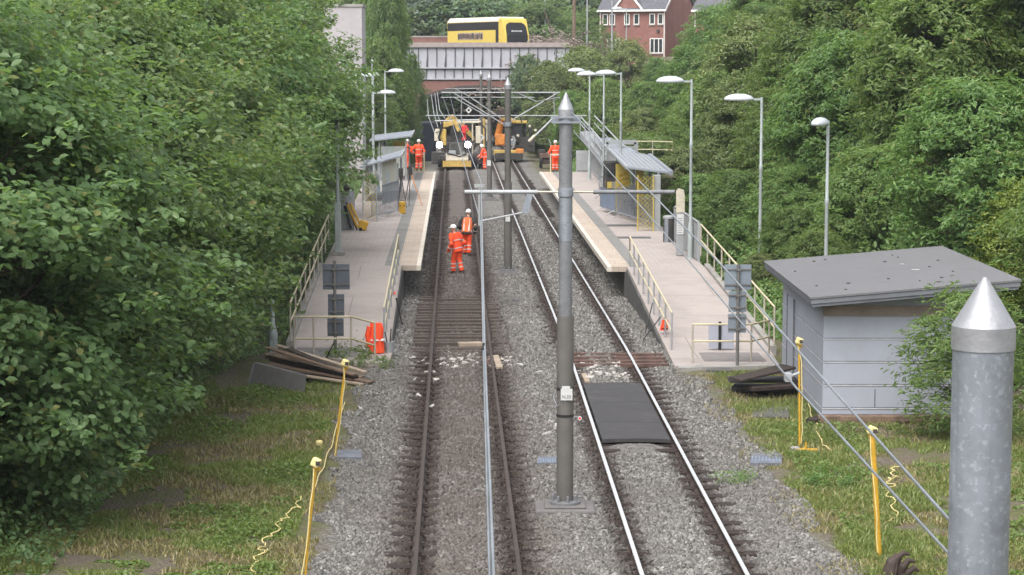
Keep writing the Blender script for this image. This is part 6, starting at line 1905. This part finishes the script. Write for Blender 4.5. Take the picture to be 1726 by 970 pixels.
# ------------------------------------------------------------------ plants
def leaf_cloud(rng, pos, nrm, size, width=.5, fold=.25, droop=0.0):
    """one folded leaf of six corners at every position, facing roughly along nrm"""
    n = len(pos)
    nrm = nrm / np.linalg.norm(nrm, axis=1, keepdims=True)
    a = rng.normal(size=(n, 3))
    a[:, 2] -= droop
    a -= nrm * (a * nrm).sum(1, keepdims=True)
    a /= np.linalg.norm(a, axis=1, keepdims=True)
    b = np.cross(nrm, a)
    s = (size * rng.uniform(.55, 1.45, n))[:, None]
    w_ = s * width * .5
    u = nrm * s * fold * .35
    base = pos - a * s * .5
    tip = pos + a * s * .5 - nrm * s * .08
    l1, l2 = pos - a * s * .2 + b * w_ + u, pos + a * s * .2 + b * w_ * .85 + u
    r1, r2 = pos - a * s * .2 - b * w_ + u, pos + a * s * .2 - b * w_ * .85 + u
    v = np.stack([base, r1, r2, tip, l2, l1], 1).reshape(-1, 3)
    f = (np.array([[0, 1, 2, 3], [0, 3, 4, 5]])[None] + 6 * np.arange(n)[:, None, None]).reshape(-1, 4)
    return v, f

def crown_mesh(name, seed, mat, R_=2.6, z0=.4, z1=7.0, nclump=110, per=420, leaf=.09, width=.55, droop=0.0, top=.8, cr=.75, outer=.55, sprays=1.0):
    """clumps of leaves through an uneven egg-shaped volume"""
    rng = np.random.RandomState(seed)
    P, N = [], []
    lobes = rng.uniform(.72, 1.18, 9)
    for _ in range(nclump):
        h = rng.uniform(0, 1)
        prof = math.sin(math.pi * min(1, .16 + h * .80)) ** top
        az = rng.uniform(0, 2 * math.pi)
        lob = np.interp(az % (2 * math.pi), np.linspace(0, 2 * math.pi, 10), np.append(lobes, lobes[0]))
        rad = R_ * prof * lob * (outer + (1 - outer) * math.sqrt(rng.uniform()))
        c = np.array([rad * math.cos(az), rad * math.sin(az), z0 + h * (z1 - z0)])
        k = int(per * rng.uniform(.5, 1.4))
        d = rng.normal(size=(k, 3)); d /= np.linalg.norm(d, axis=1, keepdims=True)
        r = cr * rng.uniform(.6, 1.25) * rng.uniform(.25, 1, (k, 1)) ** .5
        off = d * r * np.array([1, 1, .62])
        outd = np.array([math.cos(az), math.sin(az), .15])
        off = off + outd * (np.abs(rng.normal(0, .12, (k, 1))))
        off[:, 2] -= .18 * (off[:, 0]**2 + off[:, 1]**2) * (1 + droop)
        P.append(c + off)
        N.append(np.array([0, 0, .9]) + outd * .55 + d * .55 + rng.normal(0, .42, (k, 3)))
    # loose sprays that stand out of the outline
    for _ in range(int(nclump * sprays)):
        h = rng.uniform(.08, 1)
        az = rng.uniform(0, 2 * math.pi)
        lob = np.interp(az % (2 * math.pi), np.linspace(0, 2 * math.pi, 10), np.append(lobes, lobes[0]))
        rad = R_ * math.sin(math.pi * min(1, .16 + h * .80)) ** top * lob
        o_ = np.array([math.cos(az), math.sin(az), rng.uniform(-.1, .9)])
        o_ /= np.linalg.norm(o_)
        k = max(8, int(per * .16))
        tt = rng.uniform(0, 1, (k, 1))
        L = cr * rng.uniform(.8, 1.7)
        c = np.array([rad * math.cos(az), rad * math.sin(az), z0 + h * (z1 - z0)]) + o_ * cr * .45
        off = o_ * tt * L + rng.normal(0, .10 + .12 * cr, (k, 3)) * (1.15 - tt)
        off[:, 2:] -= (.25 + .25 * droop) * tt ** 2 * L
        P.append(c + off)
        N.append(np.array([0, 0, 1.0]) + o_ * .4 + rng.normal(0, .5, (k, 3)))
    P, N = np.concatenate(P), np.concatenate(N)
    keep = P[:, 2] > .02
    v, f = leaf_cloud(rng, P[keep], N[keep], np.full(keep.sum(), leaf), width, droop=droop)
    o = np_mesh(name, v, f, mat)
    me = o.data
    bpy.data.objects.remove(o)
    return me

def trunk_mesh(name, seed, h, r=.14, limbs=22):
    rd = random.Random(seed)
    m = MB()
    pts = [(rd.uniform(-.05, .05) * i, rd.uniform(-.05, .05) * i, -.4 + (h * .92 + .4) * i / 6) for i in range(7)]
    m.tube(pts, [r * 1.3, r, r * .9, r * .75, r * .55, r * .35, r * .1], 9)
    for k in range(limbs):
        f = rd.uniform(.2, .8)
        i = int(f * 6)
        p = Vector(pts[i])
        a = rd.uniform(0, 6.28)
        L = h * rd.uniform(.2, .38)
        q = p + Vector((math.cos(a) * L, math.sin(a) * L, L * rd.uniform(.4, 1.0)))
        mid = p.lerp(q, .5) + Vector((0, 0, -.08 * L))
        m.tube([p, mid, q], [r * .42 * (1.1 - f), r * .3 * (1.1 - f), r * .08], 6)
    o = m.build(name, M['bark'], smooth=True)
    me = o.data
    bpy.data.objects.remove(o)
    return me

CROWN = dict(
    near=[crown_mesh('crown_near', 20 + i, M['leaf_near'], 2.7, .3, 7.2, 190, 330, .115, .6) for i in range(3)],
    mid=[crown_mesh('crown_mid', 30 + i, M['leaf_near'], 2.7, .4, 7.2, 170, 280, .135, .52) for i in range(2)],
    ash=[crown_mesh('crown_ash', 40 + i, M['leaf_right'], 2.5, .4, 7.2, 170, 240, .20, .34, droop=.8) for i in range(3)],
    olive=[crown_mesh('crown_olive', 45 + i, M['leaf_bush'], 2.6, .3, 7.0, 120, 260, .17, .42) for i in range(2)],
    dark=[crown_mesh('crown_dark', 50 + i, M['leaf_far'], 2.7, .4, 7.2, 110, 260, .19, .6) for i in range(2)],
    blue=[crown_mesh('crown_blue', 60 + i, M['leaf_blue'], 2.8, .3, 7.2, 120, 260, .17, .5, droop=.6) for i in range(2)],
    yellow=[crown_mesh('crown_yellow', 70, M['leaf_yellow'], 2.6, .3, 7.0, 120, 330, .13, .5)],
    dry=[crown_mesh('crown_dry', 75, M['leaf_dry'], 2.6, .0, 5.0, 120, 260, .12, .4)],
    bush=[crown_mesh('crown_bush', 80 + i, M['leaf_right'], 1.5, .0, 2.0, 60, 260, .10, .5, cr=.5, top=.55) for i in range(2)],
    weed=[crown_mesh('crown_weed', 90, M['leaf_right'], .42, .0, .34, 26, 16, .07, .32, cr=.13, top=.5)],
    willow=[crown_mesh('crown_willow', 85, M['leaf_willow'],   .80, .25, 2.95, 78, 95, .115, .22, cr=.30, top=.65, droop=.2, sprays=1.6)],
)
TRUNK = [trunk_mesh('trunk', 5 + i, 7.0, .15) for i in range(3)]
TRUNK_S = trunk_mesh('trunk', 9, 2.6, .035, 14)
TRUNK_W = trunk_mesh('trunk', 12, .34, .008, 6)
TRUNK_B = trunk_mesh('trunk', 10, 1.7, .05, 10)
trng = random.Random(42)
def tree(name, label, cat, kind, x, y, h, spread=1.0, group=None, z=None):
    """a tree of height h; its crown and trunk meshes are shared by all of its kind"""
    z = float(terrain(x, y)) - .05 if z is None else z
    native = {'weed': .4, 'bush': 2.2, 'willow': 3.1, 'dry': 5.4}.get(kind, 7.6)
    t = thing(name, label, cat, (x, y, z), trng.uniform(0, 6.28), group)
    s = h / native
    t.scale = (s * spread, s * spread, s)
    for nm, me in (('crown', trng.choice(CROWN[kind])), ('trunk', TRUNK_S if kind == 'willow' else TRUNK_W if kind == 'weed' else (TRUNK_B if kind == 'bush' else trng.choice(TRUNK)))):
        o = bpy.data.objects.new(nm, me)
        C.objects.link(o)
        o.parent = t
    return t
def tree_at(name, label, cat, kind, px, top, Y, spread=1.0, group=None):
    p = at(px, top, Y)
    z = float(terrain(p.x, Y))
    return tree(name, label, cat, kind, p.x, Y, max(1.0, p.z - z), spread, group)

GL, GRt, GB, GU_ = 'broadleaf trees on the left bank', 'trees on the right bank', 'trees beyond the bridge', 'bushes by the right bank'
# left bank: near trees one can tell apart
for lab, d, y, h, s, kind in (
    ('big broadleaf tree at the bottom left corner, its leaves reaching the grass', -9.8, 33.5, 8.6, 1.12, 'near'),
    ('low leafy tree right at the left edge, above the bare brown earth', -10.6, 30.2, 5.2, 1.2, 'near'),
    ('broadleaf tree with a dark hollow at its foot, behind the bottom corner tree', -9.6, 38.0, 8.4, 1.05, 'near'),
    ('broad tree hanging over the grey end panel of the left timber pile', -9.3, 43.5, 9.0, 1.05, 'near'),
    ('leafy tree standing behind the bottle-shaped grey column', -9.1, 49.5, 9.4, 1.05, 'near'),
    ('tree overhanging the foot of the left ramp railing', -9.0, 55.5, 9.4, 1.0, 'near'),
    ('tree overhanging the middle of the left ramp railing', -9.1, 62.0, 9.6, 1.0, 'near'),
    ('tree leaning over the square lamp column on the left platform', -9.0, 69.0, 10.0, 1.02, 'near'),
    ('tree overhanging the yellow tool and grey cabinet on the left platform', -9.1, 77.0, 10.2, .98, 'mid'),
    ('tree whose twigs hang in front of the nearer left shelter', -8.9, 86.0, 9.6, .92, 'mid'),
    ('tall tree in front of the pale concrete tower', -12.4, 90.0, 12.0, .85, 'mid')):
    tree('broadleaf_tree', lab, 'tree', kind, d - (.5 if y < 40 else .75 if y < 66 else .35) + float(xc(y)), y, h, s, GL)
for lab, d, y, h, s in (('broadleaf tree in the second row above the bottom left corner', -14.0, 37, 9.0, 1.1), ('broadleaf tree in the second row of the left bank, above the timber pile', -13.6, 45, 9.2, 1.1),
                        ('second-row tree on the left bank, level with the left ramp', -13.6, 54, 10, 1.1), ('second-row tree on the left bank, level with the start of the platform', -13.8, 64, 10.4, 1.1),
                        ('second-row tree on the left bank, level with the yellow tool', -13.6, 74, 10.8, 1.1), ('third-row tree high at the left edge of the picture', -18, 50, 10.4, 1.1),
                        ('third-row tree at the top left, behind the second row', -18, 62, 10, 1.1), ('third-row tree at the top of the left bank before the tower', -18, 78, 10.5, 1.1)):
    tree('broadleaf_tree', lab, 'tree', 'ash' if 'level with the' in lab or 'tower' in lab else 'mid', d + float(xc(y)), y, h, s, GL)
# behind the tower, down to the bridge
for lab, px, top, Y, s, kind in (
    ('tall yellow-green tree just right of the pale tower', 645, -60, 152, .38, 'ash'), ('green tree behind the left lamps with two heads', 640, 60, 148, .55, 'ash'),
    ('green tree hanging over the left end of the bridge panels', 694, 96, 174, .50, 'mid'), ('bushy tree at the far end of the left platform', 682, 158, 150, .55, 'mid'),
    ('tall tree behind the tower at the top edge', 600, -80, 165, .62, 'ash'), ('dark tree filling the gap behind the left shelters', 628, 150, 134, .8, 'mid')):
    tree_at('broadleaf_tree', lab, 'tree', kind, px, top, Y, s, GL)
# right bank: rows of trees climbing from behind the hut and the platform
for lab, d, y, h, sp_, kind in (
    ('drooping green tree at the right edge just above the hut roof', 13.6, 47, 5.6, 1.15, 'ash'),
    ('yellow-leaved bushy tree at the right edge, level with the hut roof', 13.0, 52, 3.4, 1.2, 'yellow'),
    ('leafy tree behind the right half of the hut roof', 12.0, 55, 5.0, 1.15, 'ash'),
    ('leafy tree behind the left half of the hut roof', 10.2, 60, 3.6, 1.2, 'ash'),
    ('drooping tree right of the lamp whose head faces the camera', 12.6, 63, 6.6, 1.05, 'ash'),
    ('tree with light young tips left of the lamp that faces the camera', 11.6, 71, 6.0, 1.05, 'ash'),
    ('yellow-green tree in the middle of the right bank', 15.0, 66, 7.6, 1.05, 'ash'),
    ('low leafy tree behind the middle right lamp', 10.6, 78, 4.6, 1.1, 'ash'),
    ('low olive tree behind the lamp at the platform fence', 10.6, 88, 5.0, 1.05, 'olive'),
    ('tree between the two nearest right lamps', 12.8, 82, 6.8, 1.0, 'ash'),
    ('green tree behind the ribbed shelter roof', 10.8, 100, 5.0, 1.1, 'ash'),
    ('dark-stemmed tree above the shelter, left of the fence lamp', 12.2, 96, 6.6, 1.0, 'olive'),
    ('large grey-green willowy tree at the top right corner', 19.0, 62, 9.6, 1.1, 'blue'),
    ('grey-green tree high at the right edge', 17.2, 54, 8.6, 1.1, 'ash'),
    ('brownish green tree in the middle top of the right bank', 16.4, 80, 8.0, 1.0, 'olive'),
    ('tall tree on the right bank above the yellow-green one', 18.6, 74, 9.0, 1.05, 'ash'),
    ('tree right of the small white-headed lamp', 17.0, 95, 7.4, 1.0, 'ash'),
    ('tree below the small white-headed lamp', 13.8, 106, 5.8, 1.0, 'ash'),
    ('tree left of the small white-headed lamp', 15.0, 118, 6.2, 1.0, 'ash'),
    ('bushy green tree at the foot of the brick house gable wall', 12.2, 122, 5.2, 1.1, 'ash'),
    ('light green tree in front of the second brick house', 18.6, 132, 5.4, 1.1, 'ash'),
    ('tree hiding the lower part of the second brick house', 15.8, 140, 5.0, 1.2, 'ash'),
    ('tall tree at the top edge right of the second house', 22.0, 126, 9.0, 1.0, 'ash'),
    ('tall dark tree at the top edge above the brownish tree', 22.0, 98, 9.6, 1.1, 'dark'),
    ('tall tree at the top edge, second from the right corner', 23.5, 84, 10, 1.1, 'blue'),
    ('dense tree at the right edge behind the top corner one', 24.0, 70, 10.5, 1.15, 'dark'),
    ('tall green tree at the top of the bank behind the lamp globe', 25.0, 112, 10, 1.1, 'mid')):
    tree('broadleaf_tree', lab, 'tree', kind, d + float(xc(y)), y, h, sp_, GRt)
for lab, d, y, h, kind in (('light green shrub between the back-turned right signs and the hut roof', 8.4, 58, 2.4, 'ash'), ('light green shrub at the foot of the nearest bank lamp', 8.6, 63, 2.6, 'ash'),
                           ('shrub pressing against the cream ramp railing on the right', 7.4, 62.5, 1.7, 'olive'), ('shrub just behind the grey panel fence', 7.6, 69, 2.2, 'ash'),
                           ('taller light shrub behind the litter bin and totem sign', 8.4, 75, 3.2, 'ash'), ('shrub behind the yellow lattice of the right shelter', 8.0, 83, 2.8, 'ash'),
                           ('light shrub behind the far half of the right shelter', 8.6, 93, 3.4, 'olive'), ('shrub between the two nearest right lamps, low on the bank', 9.6, 70, 3.0, 'ash')):
    tree('bank_shrub', lab, 'shrub', kind, d + float(xc(y)), y, h, 1.25, GU_)
# between the bridge and the right platform
for lab, px, top, Y, s, kind in (
    ('olive bushy tree beside the right end of the bridge', 930, 95, 165, .8, 'olive'), ('olive tree behind the near mast cone', 985, 70, 168, .9, 'olive'),
    ('yellowish tree in front of the brick house', 1060, 60, 170, .9, 'olive'), ('bushy tree below the brick house windows', 1105, 95, 165, .9, 'ash'),
    ('round green tree behind the three right lamps', 1020, 130, 145, .9, 'ash'), ('green tree behind the worker at the far right platform end', 960, 150, 150, .7, 'ash'),
    ('dark bush over the right end of the bridge panels', 888, 88, 178, .55, 'dark'), ('small tree growing at the right bridge abutment', 905, 150, 172, .55, 'ash')):
    tree_at('broadleaf_tree', lab, 'tree', kind, px, top, Y, s, GRt)
for lab, px, top, Y, s_, kind in (('green tree filling the bank left of the fence lamp head', 1090, 135, 140, 1.1, 'ash'), ('olive tree on the slope under the house, right of the three lamps', 1135, 120, 150, 1.1, 'olive'),
                                  ('leafy tree on the slope between the shelter and the house', 1150, 170, 118, 1.1, 'ash'), ('green tree above the cream railing behind the shelter', 1085, 175, 126, 1.0, 'olive')):
    tree_at('broadleaf_tree', lab, 'tree', kind, px, top, Y, s_, GRt)
tree_at('dry_bush', 'pale pinkish dry bush on the bank top right of the bus', 'bush', 'dry', 926, 52, 190, 1.3)
tree_at('low_shrub', 'low yellow-green shrub patch behind the stairway rails', 'shrub', 'yellow', 1070, 195, 132, 1.2)
tree_at('low_shrub', 'low green shrub under the yellow-green patch by the cream railing', 'shrub', 'bush', 1100, 225, 118, 1.3)
# beyond the bridge
k = 0
bl = ['dark blue-green tree beyond the bridge', 'dark green tree in the wood beyond the bridge', 'mid green tree in the wood beyond the bridge']
for px, top, Y, kind in ((590, -70, 240, 'dark'), (660, -50, 235, 'dark'), (705, -90, 250, 'blue'), (745, -40, 232, 'blue'), (790, -70, 245, 'dark'), (835, -50, 235, 'dark'), (880, -30, 238, 'dark'),
                         (925, -60, 245, 'dark'), (965, -50, 250, 'dark'), (1005, -80, 245, 'blue'), (1050, -110, 265, 'dark'), (1130, -120, 270, 'dark'), (1190, -110, 265, 'dark'), (720, -20, 222, 'blue'),
                         (770, -10, 220, 'dark'), (860, -15, 222, 'dark'), (905, 0, 216, 'mid'), (690, 10, 218, 'dark'), (940, 10, 222, 'mid'), (815, -5, 225, 'mid'), (1250, -120, 250, 'dark'), (950, -20, 236, 'dark'), (540, -90, 230, 'dark'), (480, -120, 235, 'dark')):
    lab = bl[0] if kind == 'blue' else (bl[1] if kind == 'dark' else bl[2])
    tree_at('forest_tree', lab, 'tree', kind, px, top, Y, 1.25, GB)
# leafy trees whose crowns show through the arch
for px, Y in ((745, 235), (800, 238), (850, 236), (880, 232)):
    p = at(px, 190, Y)
    tree('forest_tree', 'dark tree closing the view through the bridge arch', 'tree', 'dark', p.x, Y, 8.5, 1.3, GB)
# willow sapling at the hut
w_ = gp(1622, 735, .1)
tree('willow_sapling', 'light green willow sapling growing between the hut and the close mast', 'sapling', 'willow', w_.x, w_.y - .1, 3.05, 1.15)
for lab, px, py, h in (('small grass-like weed tuft in the gravel right of the right track', 1240, 812, .28), ('leafy weed clump in the grass before the hut', 1400, 820, .35), ('green weed at the foot of the left sign post', 585, 612, .5), ('weeds at the corner of the left landing slab', 630, 622, .35)):
    g_ = gp(px, py, .05)
    tree('weed', lab, 'weed', 'weed', g_.x, g_.y, h, 1.0)

# undergrowth on both banks: one mass nobody could count
def undergrowth(name, label, side, d0, d1, y0, y1, n, mat, leaf, hmax, seed, width=.5):
    rng = np.random.RandomState(seed)
    y = rng.uniform(y0, y1, n)
    dR = 10.3 - 3.9 * sstep(50, 58, y)
    dL = 8.6 - 2.1 * sstep(46, 60, y)
    b = (dR if side > 0 else dL)
    d = b + d0 + (d1 - d0) * rng.uniform(0, 1, n) ** 1.1
    x = side * d + xc(y)
    hh = hmax * (.15 + .85 * np.clip(.5 + .9 * fbm(x, y, .75, seed), 0, 1.3))
    hh *= sstep(-.2, 1.2, d - b - d0 + .25)
    z = terrain(x, y) + hh * rng.uniform(0, 1, n) ** .6
    P = np.stack([x, y, z], -1)
    N = np.stack([-side * np.full(n, .3), np.full(n, -.25), np.full(n, .9)], -1) + rng.normal(0, .45, (n, 3))
    v, f = leaf_cloud(rng, P, N, np.full(n, leaf), width)
    tag(np_mesh(name, v, f, mat), label, 'undergrowth', kind='stuff')
undergrowth('undergrowth', 'bramble and nettle undergrowth covering the right bank behind platform and hut', 1, -.3, 10, 46, 176, 230000, M['leaf_right'], .14, 1.15, 3)
undergrowth('undergrowth', 'leafy undergrowth at the foot of the left trees', -1, -.9, 6, 29, 170, 120000, M['leaf_near'], .10, .8, 4)

def low_cover(name, label, zones, mat, leaf, seed, thr):
    rng = np.random.RandomState(seed)
    P = []
    for side, d0, d1, y0, y1, n in zones:
        y = 1 / rng.uniform(1 / y1, 1 / y0, n)
        d = rng.uniform(d0, d1, n)
        x = side * d + xc(y)
        f = .5 + .75 * fbm(x, y, 1.15, seed + 1)
        keep = f > thr
        z = terrain(x, y) + rng.uniform(.01, .16, n) * np.clip((f - thr) * 3, .1, 1)
        P.append(np.stack([x, y, z], -1)[keep])
    P = np.concatenate(P)
    v, f = leaf_cloud(rng, P, np.array([[0, 0, 1.0]]) + rng.normal(0, .4, (len(P), 3)), np.full(len(P), leaf), .55)
    tag(np_mesh(name, v, f, mat), label, 'weeds', kind='stuff')
low_cover('weeds', 'patches of low broad-leaved weeds in the grass beside the tracks', [(-1, 4.4, 9, 29, 48, 40000), (1, 4.4, 10.5, 29, 44, 36000)], M['leaf_weed'], .065, 31, .52)
# grass: blades on both sides of the near track bed
def grass(name, label, zones, mat, hmin, hmax, seed, dens_s=.9, thr=.42):
    rng = np.random.RandomState(seed)
    P = []
    for side, d0, d1, y0, y1, n in zones:
        y = 1 / rng.uniform(1 / y1, 1 / y0, n)
        d = rng.uniform(d0, d1, n)
        x = side * d + xc(y)
        keep = (.5 + .75 * fbm(x, y, dens_s, seed + 1)) > thr + .5 * (1 - sstep(d0, d0 + .9, d)) * rng.uniform(0, 1, n)
        P.append(np.stack([x[keep], y[keep], terrain(x[keep], y[keep]) - .01], -1))
    P = np.concatenate(P)
    n = len(P)
    h = rng.uniform(hmin, hmax, n) * (.6 + .6 * np.clip(.5 + fbm(P[:, 0], P[:, 1], 1.6, seed + 2), 0, 1))
    a = rng.uniform(0, 6.28, n)
    lean = rng.normal(0, .45, (n, 2)) * h[:, None]
    wd = rng.uniform(.006, .014, n)
    bx_ = np.stack([np.cos(a) * wd, np.sin(a) * wd, np.zeros(n)], -1)
    mid = P + np.concatenate([lean * .35, (h * .62)[:, None]], 1)
    tip = P + np.concatenate([lean, h[:, None]], 1)
    v = np.stack([P - bx_, P + bx_, mid + bx_ * .8, mid - bx_ * .8, tip + bx_ * .15, tip - bx_ * .15], 1).reshape(-1, 3)
    f = (np.array([[0, 1, 2, 3], [3, 2, 4, 5]])[None] + 6 * np.arange(n)[:, None, None]).reshape(-1, 4)
    tag(np_mesh(name, v, f, mat), label, 'grass', kind='stuff')
grass('grass', 'green grass on both sides of the ballast in the foreground', [(-1, 4.3, 9.5, 28.5, 48, 130000), (1, 4.0, 10.5, 28.5, 44, 130000), (1, 4.2, 7.0, 44, 50, 9000)], M['grass'], .03, .13, 5, 1.1, .46)
grass('grass', 'dry straw-coloured grass at the gravel edges in the foreground', [(-1, 3.9, 8.5, 28.5, 47, 42000), (1, 3.5, 10, 28.5, 50, 46000)], M['dry_grass'], .03, .12, 9, 1.3, .40)

# ------------------------------------------------------------------ the air: a box of faint even haze round camera and scene
hz = NT('haze')
pv = hz.n('ShaderNodeVolumePrincipled')
pv.inputs['Color'].default_value = (.86, .90, .95, 1)
pv.inputs['Density'].default_value = .0003
pv.inputs['Anisotropy'].default_value = .2
hz.l(pv.outputs[0], hz.out.inputs[1])
hb = MB().box((0, 256, 11), (462, 545, 28)).build('haze', hz.m)
hb['kind'] = 'stuff'
hb['label'] = 'faint pale haze in the air towards the bridge and wood'
hb.visible_shadow = True
